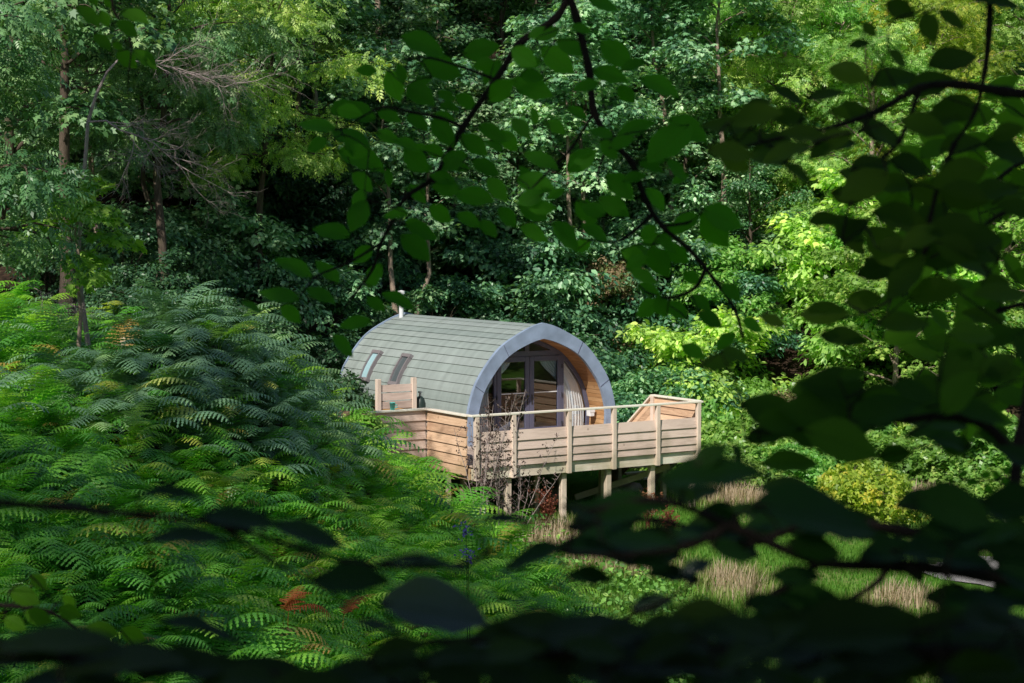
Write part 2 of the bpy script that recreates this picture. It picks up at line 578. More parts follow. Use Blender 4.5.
def glassmat():
    m, nt, out = mat('window_glass')
    L = nt.links.new
    t = N(nt, 'ShaderNodeBsdfTransparent')
    t.inputs[0].default_value = (0.93, 0.95, 0.94, 1)
    g = N(nt, 'ShaderNodeBsdfGlossy')
    g.inputs['Roughness'].default_value = 0.01
    f = N(nt, 'ShaderNodeFresnel')
    f.inputs['IOR'].default_value = 1.55
    ml = N(nt, 'ShaderNodeMath', operation='MULTIPLY')
    L(f.outputs[0], ml.inputs[0])
    ml.inputs[1].default_value = 2.1
    ml.use_clamp = True
    mx = N(nt, 'ShaderNodeMixShader')
    L(ml.outputs[0], mx.inputs[0])
    L(t.outputs[0], mx.inputs[1])
    L(g.outputs[0], mx.inputs[2])
    L(mx.outputs[0], out.inputs[0])
    return m


M['glass'] = glassmat()
# ------------------------------------------------------------------ terrain
POD = Vector((0.72, 42.0, 3.1))
POD_ROT = R(32.2)
CU = Vector((math.cos(POD_ROT), math.sin(POD_ROT), 0))
CW = Vector((-math.sin(POD_ROT), math.cos(POD_ROT), 0))


def sstep(a, b, x):
    t = np.clip((x - a) / (b - a), 0, 1)
    return t * t * (3 - 2 * t)


def softplus(x, k=1.2):
    return np.log1p(np.exp(np.clip(x * k, -40, 40))) / k


def ground(x, y):
    x = np.asarray(x, float)
    y = np.asarray(y, float)
    # valley floor, left bank, camera's own knoll
    lx = softplus(-(x - 0.25 + 0.45 * sstep(26, 34, y)))
    bank = (4.75 - 0.5 * sstep(16, 30, y)) * (1 - np.exp(-lx * 0.26)) + 0.10 * np.clip(lx - 4, 0, 40)
    far_left = sstep(36, 52, y)
    z = 1.25 + bank * (1 - 0.35 * far_left * sstep(-9, -2, x))
    z = z + 4.6 * np.exp(-(y / 7.0) ** 2) * np.where(y > 0, 1, 1) * np.exp(-np.clip(np.abs(x) - 6, 0, None) ** 2 / 300)
    z = np.where(y < 0, np.maximum(z, 5.6 + 0.08 * -y), z)
    z = z + 0.95 * np.exp(-(((x + 3.8) / 1.2) ** 2 + ((y - 28) / 4.0) ** 2)) + 1.6 * np.exp(-(((x + 4.9) / 1.3) ** 2 + ((y - 26.5) / 4.0) ** 2))
    # wooded hillside behind
    hs = np.clip(y - 51 + 0.10 * np.clip(x - 4, 0, 12), 0, None)
    z = z + 0.43 * hs * sstep(0, 6, hs) - 0.002 * np.clip(hs - 60, 0, None) ** 2 * 0.5
    z = np.minimum(z, 60)
    # right-hand valley side
    z = z + 0.28 * np.clip(x - 22, 0, 60) * sstep(-10, 30, y)
    # levelled pad under the pod and its deck
    u = (x - POD.x) * CU.x + (y - POD.y) * CU.y
    w = (x - POD.x) * CW.x + (y - POD.y) * CW.y
    du = np.maximum(np.maximum(-4.6 - u, u - 3.2), 0)
    dw = np.maximum(np.maximum(-3.6 - w, w - 8.0), 0)
    d = np.sqrt(du * du + dw * dw)
    k = 1 - sstep(0.0, 2.6, d)
    pad = 1.65 + 0.07 * np.clip(w + 3, 0, 10)
    z = z * (1 - k) + pad * k
    z = z + 0.10 * np.sin(x * 0.9 + 0.3 * y) * np.cos(y * 0.7 - 0.2 * x) + 0.04 * np.sin(2.3 * x + 1.1) * np.sin(2.9 * y)
    return z


def gz(x, y):
    return float(ground(np.array([x]), np.array([y]))[0])


xs = np.concatenate([np.array([-420, -260, -160, -110]), np.arange(-80, -16, 2.0), np.arange(-16, 24, 0.5), np.arange(24, 90, 2.0), np.array([110, 160, 260, 420])])
ys = np.concatenate([np.array([-300, -180, -100, -60]), np.arange(-40, -4, 2.0), np.arange(-4, 56, 0.5), np.arange(56, 130, 1.5), np.array([150, 200, 300, 460])])
GX, GY = np.meshgrid(xs, ys)
GZ = ground(GX, GY)
GV = np.stack([GX, GY, GZ], -1).reshape(-1, 3)
nx, ny = len(xs), len(ys)
ii = (np.arange(ny - 1)[:, None] * nx + np.arange(nx - 1)[None]).ravel()
GF = np.stack([ii, ii + 1, ii + nx + 1, ii + nx], 1)


def groundmat():
    m, nt, out = mat('woodland_ground')
    L = nt.links.new
    p = N(nt, 'ShaderNodeBsdfPrincipled')
    p.inputs['Roughness'].default_value = 0.95
    p.inputs['Specular IOR Level'].default_value = 0.1
    geo = N(nt, 'ShaderNodeNewGeometry')
    sx = N(nt, 'ShaderNodeSeparateXYZ')
    L(geo.outputs['Position'], sx.inputs[0])
    n1 = N(nt, 'ShaderNodeTexNoise')
    n1.inputs['Scale'].default_value = 0.35
    n1.inputs['Detail'].default_value = 8
    L(geo.outputs['Position'], n1.inputs['Vector'])
    n2 = N(nt, 'ShaderNodeTexNoise')
    n2.inputs['Scale'].default_value = 7.0
    n2.inputs['Detail'].default_value = 8
    L(geo.outputs['Position'], n2.inputs['Vector'])
    grass = ramp(nt, [(0.3, (0.045, 0.12, 0.012)), (0.52, (0.085, 0.2, 0.022)), (0.72, (0.24, 0.22, 0.1))])
    litter = ramp(nt, [(0.3, (0.016, 0.011, 0.008)), (0.55, (0.04, 0.026, 0.018)), (0.8, (0.085, 0.05, 0.032))])
    mxn = N(nt, 'ShaderNodeMath', operation='ADD')
    L(n1.outputs['Fac'], mxn.inputs[0])
    a2 = N(nt, 'ShaderNodeMath', operation='MULTIPLY_ADD')
    L(n2.outputs['Fac'], a2.inputs[0])
    a2.inputs[1].default_value = 0.4
    a2.inputs[2].default_value = -0.2
    L(a2.outputs[0], mxn.inputs[1])
    L(mxn.outputs[0], grass.inputs['Fac'])
    L(n2.outputs['Fac'], litter.inputs['Fac'])
    # meadow only on the valley floor: low, x>-1, y<50
    fy = N(nt, 'ShaderNodeMapRange')
    fy.inputs['From Min'].default_value = 54
    fy.inputs['From Max'].default_value = 48
    L(sx.outputs[1], fy.inputs['Value'])
    fx = N(nt, 'ShaderNodeMapRange')
    fx.inputs['From Min'].default_value = -2.5
    fx.inputs['From Max'].default_value = 0.5
    L(sx.outputs[0], fx.inputs['Value'])
    ml = N(nt, 'ShaderNodeMath', operation='MULTIPLY')
    L(fy.outputs[0], ml.inputs[0])
    L(fx.outputs[0], ml.inputs[1])
    mc = N(nt, 'ShaderNodeMix', data_type='RGBA')
    L(ml.outputs[0], mc.inputs[0])
    L(litter.outputs[0], mc.inputs[6])
    L(grass.outputs[0], mc.inputs[7])
    L(mc.outputs[2], p.inputs['Base Color'])
    b = N(nt, 'ShaderNodeBump')
    b.inputs['Strength'].default_value = 0.8
    b.inputs['Distance'].default_value = 0.06
    L(n2.outputs['Fac'], b.inputs['Height'])
    L(b.outputs[0], p.inputs['Normal'])
    L(p.outputs[0], out.inputs[0])
    return m


g = add('ground', bulk_mesh('ground', GV, [GF], smooth=True), groundmat())
g['kind'] = 'structure'

# gravel track on the valley floor at the right
M['gravel'] = solid('pale_gravel', (0.42, 0.40, 0.39), 0.95, 0.25, 18.0, bump=0.5)
tv, tf = [], []
cl = [(8.2, 34.2), (9.5, 34.6), (13, 36.2), (17, 39), (22, 44), (28, 50)]
import itertools
den = []
for (a, b) in zip(cl[:-1], cl[1:]):
    for t in np.linspace(0, 1, 12, endpoint=False):
        den.append((a[0] + (b[0] - a[0]) * t, a[1] + (b[1] - a[1]) * t))
for i, (x, y) in enumerate(den):
    x2, y2 = den[min(i + 1, len(den) - 1)]
    x1, y1 = den[max(i - 1, 0)]
    dx, dy = x2 - x1, y2 - y1
    l = math.hypot(dx, dy)
    nxv, nyv = -dy / l, dx / l
    for s in np.linspace(-1, 1, 7):
        wd = 1.5 * min(1, 0.25 + i / 8) * s * (1 + 0.12 * math.sin(i * 1.3 + s))
        qx, qy = x + nxv * wd, y + nyv * wd
        tv.append((qx, qy, gz(qx, qy) + 0.02 + 0.03 * (1 - s * s)))
for i in range(len(den) - 1):
    for k in range(6):
        a = i * 7 + k
        tf.append((a, a + 1, a + 8, a + 7))
mb = MB()
mb.v, mb.f = tv, tf
o = mb.obj('path', M['gravel'], smooth=True)
o['kind'] = 'structure'
# ------------------------------------------------------------------ glamping pod
pod = thing('glamping_pod', 'arched wooden glamping pod with grey green plank roof and blue grey arch trim', 'cabin', POD, POD_ROT)
PLEN = 6.75
PROF = [(0, 2.765), (0.28, 2.69), (0.62, 2.545), (1.1, 2.28), (1.44, 1.96), (1.83, 1.42), (2.02, 0.86), (2.05, 0.5), (2.0, -0.15)]


def smooth_poly(pts, n=6):
    """Catmull-Rom through the points."""
    out = []
    P = [Vector(p) for p in pts]
    for i in range(len(P) - 1):
        p0 = P[max(i - 1, 0)]
        p1, p2 = P[i], P[i + 1]
        p3 = P[min(i + 2, len(P) - 1)]
        for k in range(n):
            t = k / n
            out.append(0.5 * ((2 * p1) + (p2 - p0) * t + (2 * p0 - 5 * p1 + 4 * p2 - p3) * t * t + (3 * p1 - p0 - 3 * p2 + p3) * t ** 3))
    out.append(P[-1])
    return out


HALF = smooth_poly(PROF)


def arc_resample(poly, step):
    L = [0.0]
    for a, b in zip(poly[:-1], poly[1:]):
        L.append(L[-1] + (b - a).length)
    out = []
    s = 0
    def f(s):
        for i in range(len(L) - 1):
            if s <= L[i + 1] or i == len(L) - 2:
                t = (s - L[i]) / max(L[i + 1] - L[i], 1e-9)
                return poly[i].lerp(poly[i + 1], min(max(t, 0), 1.0))
    return f, L[-1]


f_out, L_out = arc_resample(HALF, 0.1)
# arc length where the roof ends (z = 0.72)
s_eave = next(s for s in np.arange(0, L_out, 0.01) if f_out(s).y < 0.70)


def nrm(f, s, L):
    d = (f(min(s + 0.03, L)) - f(max(s - 0.03, 0)))
    n = Vector((-d.y, d.x)).normalized()
    return -n if n.x * 1 + n.y < 0 and False else Vector((d.y * -1, d.x)).normalized() * (-1 if Vector((-d.y, d.x)).dot(f(s) - Vector((0, 0.6))) < 0 else 1)


def extr(mb, pts, y0, y1, closed=True):
    """Prism of a (x,z) polygon from y0 to y1."""
    n = len(pts)
    P = [(p[0], y0, p[1]) for p in pts] + [(p[0], y1, p[1]) for p in pts]
    F = [(i, (i + 1) % n, (i + 1) % n + n, i + n) for i in range(n)]
    F += [tuple(range(n))[::-1], tuple(range(n, 2 * n))]
    mb.poly(P, F)


mb = MB()
NPL = 13
for sgn in (1, -1):
    for i in range(NPL):
        s0 = s_eave * i / NPL
        s1 = s_eave * (i + 1) / NPL
        poly = []
        for s, off in ((s0 - 0.0, 0.004), ((s0 + s1) / 2, 0.019), (s1 - 0.006, 0.024)):
            p = f_out(max(s, 0)) + nrm(f_out, max(s, 0.02), L_out) * off
            poly.append((p.x * sgn, p.y))
        for s in (s1 - 0.006, (s0 + s1) / 2, s0):
            p = f_out(max(s, 0)) - nrm(f_out, max(s, 0.02), L_out) * 0.02
            poly.append((p.x * sgn, p.y))
        # one long plank per course
        cuts = [0.04, PLEN + 0.005]
        for a, b in zip(cuts[:-1], cuts[1:]):
            extr(mb, poly, a, b - 0.005)
mb.obj('roof', M['roof'], pod)
# underlay that closes the joints
mb = MB()
full = [(f_out(s) - nrm(f_out, max(s, 0.02), L_out) * 0.022) for s in np.linspace(0, s_eave, 40)]
inn = [(f_out(s) - nrm(f_out, max(s, 0.02), L_out) * 0.10) for s in np.linspace(0, s_eave, 40)]
for sgn in (1, -1):
    for i in range(39):
        q = [full[i], full[i + 1], inn[i + 1], inn[i]]
        extr(mb, [(p.x * sgn, p.y) for p in q], 0.66, PLEN - 0.02)
mb.obj('inner_lining', M['cream'], pod)
mb = MB()
for sgn in (1, -1):
    for i in range(39):
        q = [full[i], full[i + 1], inn[i + 1], inn[i]]
        extr(mb, [(p.x * sgn, p.y) for p in q], 0.035, 0.655)
mb.obj('eave_board', M['dark_metal'], pod)


def inner(p):
    z = p.y * 0.895 if p.y > 0 else p.y
    if z > 2.2:
        z = 2.2 + (z - 2.2) * 0.85
    return Vector((p.x * 0.893, z))


IN = [inner(f_out(s)) for s in np.linspace(0, L_out, 60)]
OUT = [f_out(s) + nrm(f_out, max(s, 0.02), L_out) * 0.05 for s in np.linspace(0, L_out, 60)]
mb = MB()
for sgn in (1, -1):
    for i in range(59):
        q = [OUT[i], OUT[i + 1], IN[i + 1], IN[i]]
        if i == 0:
            q[0] = Vector((0, OUT[0].y))
        extr(mb, [(p.x * sgn, p.y) for p in q], -0.07, 0.03)
fas = mb.obj('arch_trim', M['fascia'], pod)
# butt joints in the trim, thin cover strips
mb = MB()
for s in (0.32, 0.62):
    for sgn in (1, -1):
        i = int(s * 59)
        a, b = IN[i], OUT[i]
        tj = MB()
        tj.bar((a.x * sgn, -0.073, a.y), (b.x * sgn, -0.073, b.y), 0.008, 0.012, (0, 1, 0))
        tj.obj('trim_joint', M['frame'], fas)
mb = None
# timber lining of the recess
mb = MB()
Lin = [0]
for a, b in zip(IN[:-1], IN[1:]):
    Lin.append(Lin[-1] + (b - a).length)
fin, LIN = arc_resample(IN, 0.1)
nb = int(LIN / 0.105)
for sgn in (1, -1):
    for i in range(nb):
        s0, s1 = LIN * i / nb + 0.004, LIN * (i + 1) / nb - 0.004
        a, b = fin(s0), fin(s1)
        d = (b - a).normalized()
        n = Vector((d.y, -d.x))
        if n.dot(a - Vector((0, 0.6))) < 0:
            n = -n
        q = [a + n * 0.004, b + n * 0.004, b + n * 0.03, a + n * 0.03]
        extr(mb, [(p.x * sgn, p.y) for p in q], 0.034, 0.69)
mb.obj('arch_lining', M['larch'], pod)
# side walls below the roof, and back wall
for sgn in (-1, 1):
    mb = MB()
    for i in range(7):
        z0 = -0.16 + i * 0.135
        x = 1.95 - 0.03 * abs(i - 5) * 0.3
        mb.box(sgn * (x - 0.05), sgn * x, 0.036, PLEN - 0.03, z0 + 0.005, z0 + 0.13)
    mb.obj('side_wall', M['cladding'], pod)
mb = MB()
poly = [(p.x * 0.985, p.y - 0.02) for p in [f_out(s) for s in np.linspace(0, L_out, 30)]]
poly = poly + [(-x, z) for x, z in poly[::-1][:-1]]
extr(mb, poly, PLEN - 0.09, PLEN - 0.03)
mb.obj('back_wall', M['cladding'], pod)
mb = MB()
for sgn in (1, -1):
    for i in range(59):
        q = [OUT[i], OUT[i + 1], inner(f_out(L_out * (i + 1) / 59)) * 1.06, inner(f_out(L_out * i / 59)) * 1.06]
        extr(mb, [(p.x * sgn, p.y) for p in q], PLEN + 0.002, PLEN + 0.05)
mb.obj('back_trim', M['fascia'], pod)
mb = MB()
mb.box(-1.88, 1.88, 0.04, PLEN - 0.1, -0.12, -0.005)
mb.obj('floor_slab', M['floor'], pod)
mb = MB()
for x in (-1.5, 0, 1.5):
    mb.box(x - 0.08, x + 0.08, 0.1, PLEN - 0.1, -0.32, -0.165)
mb.obj('skid', M['beam'], pod)

# glazed front wall at y=0.65
YF = 0.65
arch_in = [(p.x * 0.985, p.y * 0.985) for p in IN]


def half_at(z):
    for (x0, z0), (x1, z1) in zip(arch_in[:-1], arch_in[1:]):
        if z1 <= z <= z0:
            return x0 + (x1 - x0) * (z0 - z) / max(z0 - z1, 1e-6)
    return arch_in[-1][0]


mb = MB()
for sgn in (1, -1):
    for i in range(len(IN) - 1):
        a, b = IN[i], IN[i + 1]
        if b.y < -0.1:
            break
        q = [a * 0.998, b * 0.998, b * 0.955, a * 0.955]
        extr(mb, [(p.x * sgn, p.y) for p in q], YF, YF + 0.07)
mb.obj('arch_frame', M['frame'], pod)
HD = 2.05
fr = MB()
fr.box(-1.0, 1.0, YF + 0.002, YF + 0.075, HD - 0.075, HD + 0.045)
for s in (-1, 1):
    fr.box(s * 1.0, s * 0.935, YF + 0.002, YF + 0.075, 0.03, HD - 0.077)
fr.box(-1.64, 1.5, YF + 0.004, YF + 0.072, -0.004, 0.028)
dfr = fr.obj('door_frame', M['frame'], pod)
dfr.location.x = 0.06
mb = MB()
mb.box(-0.06, 0.06, YF + 0.01, YF + 0.07, HD + 0.046, 2.38)
mb.obj('gable_mullion', M['frame'], pod)
for s in (-1, 1):
    mb = MB()
    top = [(x, z) for x, z in arch_in if z > HD + 0.05]
    poly = [(s * 0.062, HD + 0.048)] + [(s * half_at(HD + 0.05) * 0.96, HD + 0.048)] + [(s * x * 0.96, z * 0.965) for x, z in top[::-1] if x * 0.96 > 0.07]
    n = len(poly)
    mb.poly([(p[0], YF + 0.04, p[1]) for p in poly], [tuple(range(n))])
    mb.obj('gable_pane', M['glass'], pod)
    mb = MB()
    side = [(x * 0.965, z) for x, z in arch_in if 0.02 < z < HD - 0.08 and x * 0.965 > 1.01]
    poly = [(s * 1.002, 0.03), (s * 1.002, side[0][1])] + [(s * x, z) for x, z in side] + [(s * side[-1][0], 0.03)]
    n = len(poly)
    mb.poly([(p[0], YF + 0.04, p[1]) for p in poly], [tuple(range(n))])
    mb.obj('sidelight', M['glass'], pod)
for s in (-1, 1):
    d = MB()
    x0, x1 = (0.004, 0.932)
    z0, z1 = 0.035, HD - 0.08
    st = 0.125
    d.box(s * x0, s * (x0 + st), YF - 0.012, YF + 0.05, z0, z1)
    d.box(s * (x1 - st), s * x1, YF - 0.012, YF + 0.05, z0, z1)
    d.box(s * (x0 + st), s * (x1 - st), YF - 0.012, YF + 0.05, z1 - st, z1)
    d.box(s * (x0 + st), s * (x1 - st), YF - 0.012, YF + 0.05, z0, z0 + 0.2)
    door = d.obj('door', M['frame'], pod, bevel=0.006)
    door.location.x = 0.06
    mb = MB()
    mb.poly([(s * (x0 + st), YF + 0.02, z0 + 0.2), (s * (x1 - st), YF + 0.02, z0 + 0.2), (s * (x1 - st), YF + 0.02, z1 - st), (s * (x0 + st), YF + 0.02, z1 - st)], [(0, 1, 2, 3)])
    mb.obj('pane', M['glass'], door)
    mb = MB()
    mb.box(s * (x0 + st), s * (x1 - st), YF + 0.012, YF + 0.019, 1.07, 1.095)
    mb.obj('glazing_bar', M['white_plastic'], door)
    hb = MB()
    xc = x0 + 0.062
    hb.box(s * xc - 0.018, s * xc + 0.018, YF - 0.022, YF - 0.014, 0.80, 1.04)
    hb.tube([(s * xc, YF - 0.02, 0.96), (s * xc, YF - 0.06, 0.96), (s * (xc + 0.05), YF - 0.065, 0.96), (s * (xc + 0.12), YF - 0.06, 0.955)], 0.011, 8)
    hb.tube([(s * xc, YF - 0.02, 0.85), (s * xc, YF - 0.034, 0.85)], 0.014, 8)
    hb.obj('handle', M['dark_metal'], door)
    for zz in (0.3, 1.0, 1.7):
        hg = MB()
        hg.tube([(s * (x1 + 0.004), YF - 0.02, zz - 0.05), (s * (x1 + 0.004), YF - 0.02, zz + 0.05)], 0.014, 8)
        hg.obj('hinge', M['dark_metal'], door)
M['skyframe'] = solid('skylight_frame', (0.2, 0.18, 0.19), 0.5, 0.1)
# skylights on the left slope: tall narrow roof windows
for sy in (5.35, 3.75):
    sA, sB = s_eave * 0.60, s_eave * 0.85
    ring = []
    fm = MB()
    wd = 0.19

    def on(s, y, off):
        p = f_out(s) + nrm(f_out, s, L_out) * off
        return Vector((-p.x, y, p.y))
    for (a, b, w_) in (((sA, sy - wd), (sB, sy - wd), 0.06), ((sA, sy + wd), (sB, sy + wd), 0.06)):
        for t in range(5):
            q0 = on(a[0] + (b[0] - a[0]) * t / 5, a[1], 0.06)
            q1 = on(a[0] + (b[0] - a[0]) * (t + 1) / 5, a[1], 0.06)
            fm.bar(q0, q1, 0.05, 0.10, (-1, 0, 0.6))
    fm.bar(on(sA, sy - wd - 0.04, 0.065), on(sA, sy + wd + 0.04, 0.065), 0.09, 0.11, (-1, 0, 0.6))
    fm.bar(on(sB, sy - wd - 0.04, 0.065), on(sB, sy + wd + 0.04, 0.065), 0.09, 0.11, (-1, 0, 0.6))
    sk = fm.obj('skylight', M['skyframe'], pod)
    gm = MB()
    for t in range(5):
        s0 = sA + (sB - sA) * t / 5
        s1 = sA + (sB - sA) * (t + 1) / 5
        gm.poly([on(s0, sy - wd, 0.075), on(s0, sy + wd, 0.075), on(s1, sy + wd, 0.075), on(s1, sy - wd, 0.075)], [(0, 1, 2, 3)])
    gm.obj('skylight_pane', solid('skylight_reflection_tint', (0.36, 0.55, 0.60) if sy > 5 else (0.10, 0.12, 0.13), 0.05, 0.02, 2.0, spec=1.0), sk)  # bright sky reflection painted into the rear pane's colour, front pane left dark
# stove flue at the back
mb = MB()
mb.lathe([(0.06, 0.0), (0.06, 0.55), (0.11, 0.552), (0.11, 0.62), (0.075, 0.63), (0.075, 0.70), (0.10, 0.705), (0.10, 0.78), (0.02, 0.8)], (-0.30, 6.45, 2.62), 14)
mb.obj('flue', M['white_plastic'], pod, smooth=False)
# utility box by the arch foot
mb = MB()
mb.box(1.60, 1.74, 0.30, 0.46, 0.45, 0.66)
sb = mb.obj('socket_box', M['white_plastic'], pod, bevel=0.012)
mb = MB()
mb.box(1.595, 1.745, 0.292, 0.298, 0.55, 0.665)
mb.obj('socket_lid', M['white_plastic'], sb)


def curtain(sgn):
    nv, nu = 34, 44
    V, F = [], []
    for j in range(nv + 1):
        z = 0.03 + (2.0 - 0.03) * j / nv
        xo = min(half_at(z) * 0.955, 1.72)
        k = sstep(1.15, 1.9, z)
        xi = 1.03 - 0.62 * float(k)
        for i in range(nu + 1):
            t = i / nu
            x = xi + (xo - xi) * t
            ph = t * 8.5 * 2 * math.pi + 0.5 * math.sin(z * 2.1)
            y = 0.775 + 0.04 * math.sin(ph) + 0.012 * math.sin(2.3 * ph + z * 3)
            V.append((sgn * x, y, z))
    for j in range(nv):
        for i in range(nu):
            a = j * (nu + 1) + i
            F.append((a, a + 1, a + nu + 2, a + nu + 1))
    mb = MB()
    mb.v, mb.f = V, F
    return mb


for sgn, lab in ((-1, 'white curtain gathered at the left sidelight of the pod front'), (1, 'white pleated curtain hanging behind the right sidelight of the pod front')):
    o = curtain(sgn).obj('curtain', M['curtain'], None, smooth=True)
    o.location = POD
    o.rotation_euler = (0, 0, POD_ROT)
    tag(o, lab, 'curtain')


def local(u, w, z=0.0):
    return POD + CU * u + CW * w + Vector((0, 0, z))


# furniture seen through the doors
ch = thing('dining_chair', 'pale wooden chair standing inside the pod behind the right hand door', 'chair', local(0.45, 1.5), POD_ROT + 0.3)
mb = MB().box(-0.2, 0.2, -0.2, 0.2, 0.43, 0.46)
mb.obj('seat', M['rail'], ch, bevel=0.01)
for x in (-0.17, 0.17):
    for y, h in ((-0.17, 0.43), (0.17, 0.95)):
        MB().box(x - 0.02, x + 0.02, y - 0.02, y + 0.02, 0, h).obj('leg', M['rail'], ch)
mb = MB()
for z in (0.6, 0.74, 0.88):
    mb.box(-0.15, 0.15, 0.155, 0.18, z, z + 0.06)
mb.obj('backrest', M['rail'], ch)
bd = thing('bed', 'low bed with rust red throw at the back of the pod', 'bed', local(0, 4.4), POD_ROT)
MB().box(-0.8, 0.8, -1.0, 1.0, 0.0, 0.3).obj('bed_base', M['floor'], bd)
MB().box(-0.78, 0.78, -0.98, 0.98, 0.302, 0.52).obj('mattress', M['curtain'], bd, bevel=0.05)
MB().box(-0.81, 0.81, -1.0, 0.2, 0.30, 0.545).obj('throw', M['red_fabric'], bd, bevel=0.03)
for x in (-0.4, 0.4):
    MB().box(x - 0.3, x + 0.3, 0.5, 0.92, 0.523, 0.66).obj('pillow', M['curtain'], bd, bevel=0.05)
st = thing('side_table', 'small dark table inside the pod behind the left hand door', 'table', local(-0.45, 1.6), POD_ROT)
MB().box(-0.35, 0.35, -0.3, 0.3, 0.70, 0.735).obj('table_top', M['floor'], st, bevel=0.008)
for x in (-0.3, 0.3):
    for y in (-0.25, 0.25):
        MB().box(x - 0.025, x + 0.025, y - 0.025, y + 0.025, 0, 0.698).obj('leg', M['floor'], st)

# ------------------------------------------------------------------ timber deck (pod coordinates)
deck = thing('timber_deck', 'raised timber deck with boarded balustrade on posts in front of the pod', 'deck', POD, POD_ROT)
UL, UR, WF = -3.80, 2.27, -3.08
WC, US = -1.18, -5.3          # side wing: corner depth and far end
WB = -1.35                    # right return ends here
DT = -0.02
mb = MB()
n = 0
x = UL
y = WF
while y < 0.62:
    x0 = UL if y < WC else US
    x1 = UR if y < WB + 0.02 else 2.27
    if y > -0.15:
        mb.box(US, -2.06, y, y + 0.138, DT - 0.03, DT)
        mb.box(2.06, x1, y, y + 0.138, DT - 0.03, DT)
        mb.box(-1.7, 1.7, y, y + 0.138, DT - 0.03, DT)
    else:
        mb.box(x0, x1, y, y + 0.138, DT - 0.03, DT)
    y += 0.145
while y < 3.4:
    mb.box(US, -2.09, y, y + 0.138, DT - 0.03, DT)
    y += 0.145
mb.obj('deck_board', M['timber'], deck)
# edge beams
mb = MB()
mb.bar((UL - 0.02, WF - 0.03, -0.2), (UR + 0.02, WF - 0.03, -0.2), 0.05, 0.24, (0, 0, 1))
mb.obj('edge_beam', M['rail'], deck)
mb = MB()
mb.bar((UR + 0.025, WF + 0.0, -0.2), (UR + 0.025, 0.6, -0.2), 0.05, 0.24)
mb.obj('edge_beam', M['beam'], deck)
mb = MB()
mb.bar((UL - 0.025, WF + 0.0, -0.2), (UL - 0.025, WC, -0.2), 0.05, 0.24)
mb.obj('edge_beam', M['timber_sunlit'], deck)
mb = MB()
mb.bar((US, WC - 0.03, -0.2), (UL - 0.06, WC - 0.03, -0.2), 0.05, 0.24)
mb.obj('edge_beam', M['timber'], deck)
xj = UL + 0.4
while xj < UR - 0.1:
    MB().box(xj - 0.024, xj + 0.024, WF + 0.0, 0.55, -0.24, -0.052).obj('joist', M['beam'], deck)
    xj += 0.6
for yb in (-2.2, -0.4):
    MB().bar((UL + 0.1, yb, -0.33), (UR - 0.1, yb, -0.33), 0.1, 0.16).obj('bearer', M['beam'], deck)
RT = 1.04
FP = [UL + 0.05, -2.78, -1.56, -0.31, 0.95, UR - 0.05]
FP = [UL + 0.05, -2.82, -1.38, -0.17, 1.05, UR - 0.05]


def deckpost(u, w, z0, z1, t=0.1, m='post'):
    MB().box(u - t / 2, u + t / 2, w - t / 2, w + t / 2, z0, z1).obj('post', M[m], deck, bevel=0.006)


def gl(u, w):
    p = local(u, w)
    return gz(p.x, p.y) - POD.z


for u in FP:
    deckpost(u, WF - 0.105, -0.33, RT - 0.0)
for u in FP[1:]:
    deckpost(u - 0.02, WF + 0.10, gl(u, WF) - 0.1, -0.33, 0.125)
for w in (-2.2, -0.4):
    for u in (UL + 0.3, -1.6, 0.2, UR - 0.3):
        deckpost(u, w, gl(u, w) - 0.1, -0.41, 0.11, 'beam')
# handrails
mb = MB()
mb.bar((UL - 0.1, WF - 0.09, RT + 0.022), (UR + 0.06, WF - 0.09, RT + 0.022), 0.14, 0.042)
mb.obj('handrail', M['rail'], deck, bevel=0.006)
# front bays: four lapped boards per bay
BZ = [(-0.06, 0.10), (0.09, 0.29), (0.28, 0.485), (0.475, 0.70)]


def lap(mb, a, b, y, z0, z1, ax='x', out=-1):
    """A lapped board: bottom edge stands proud of the board below."""
    j = random.uniform(-0.006, 0.006)
    q = [(out * 0.045, z0 + j), (out * 0.022, z0 + j), (out * -0.012, z1), (out * 0.01, z1)]
    if ax == 'x':
        P = [(a, y + o, z) for o, z in q] + [(b, y + o, z) for o, z in q]
    else:
        P = [(y + o, a, z) for o, z in q] + [(y + o, b, z) for o, z in q]
    mb.poly(P, [(0, 1, 2, 3), (7, 6, 5, 4), (0, 4, 5, 1), (1, 5, 6, 2), (2, 6, 7, 3), (3, 7, 4, 0)])

for a, b in zip(FP[:-1], FP[1:]):
    mb = MB()
    for k, (z0, z1) in enumerate(BZ):
        lap(mb, a + 0.055, b - 0.055, WF - 0.075, z0, z1)
    mb.obj('balustrade_panel', M['timber'], deck)
# left front return (runs back), boards right up to the rail
mb = MB()
for k in range(6):
    z0 = -0.22 + k * 0.207
    lap(mb, WF + 0.05, WC - 0.15, UL - 0.08, z0, z0 + 0.215, 'y')
mb.obj('balustrade_panel', M['timber_sunlit'], deck)
mb = MB()
mb.bar((UL - 0.09, WF - 0.02, RT + 0.022), (UL - 0.09, WC - 0.1, RT + 0.022), 0.15, 0.042)
mb.obj('handrail', M['rail'], deck, bevel=0.006)
deckpost(UL - 0.05, WC - 0.06, gl(UL, WC) - 0.1, RT, 0.09)
deckpost(UL - 0.03, (WF + WC) / 2, gl(UL, WC) - 0.1, RT, 0.09)
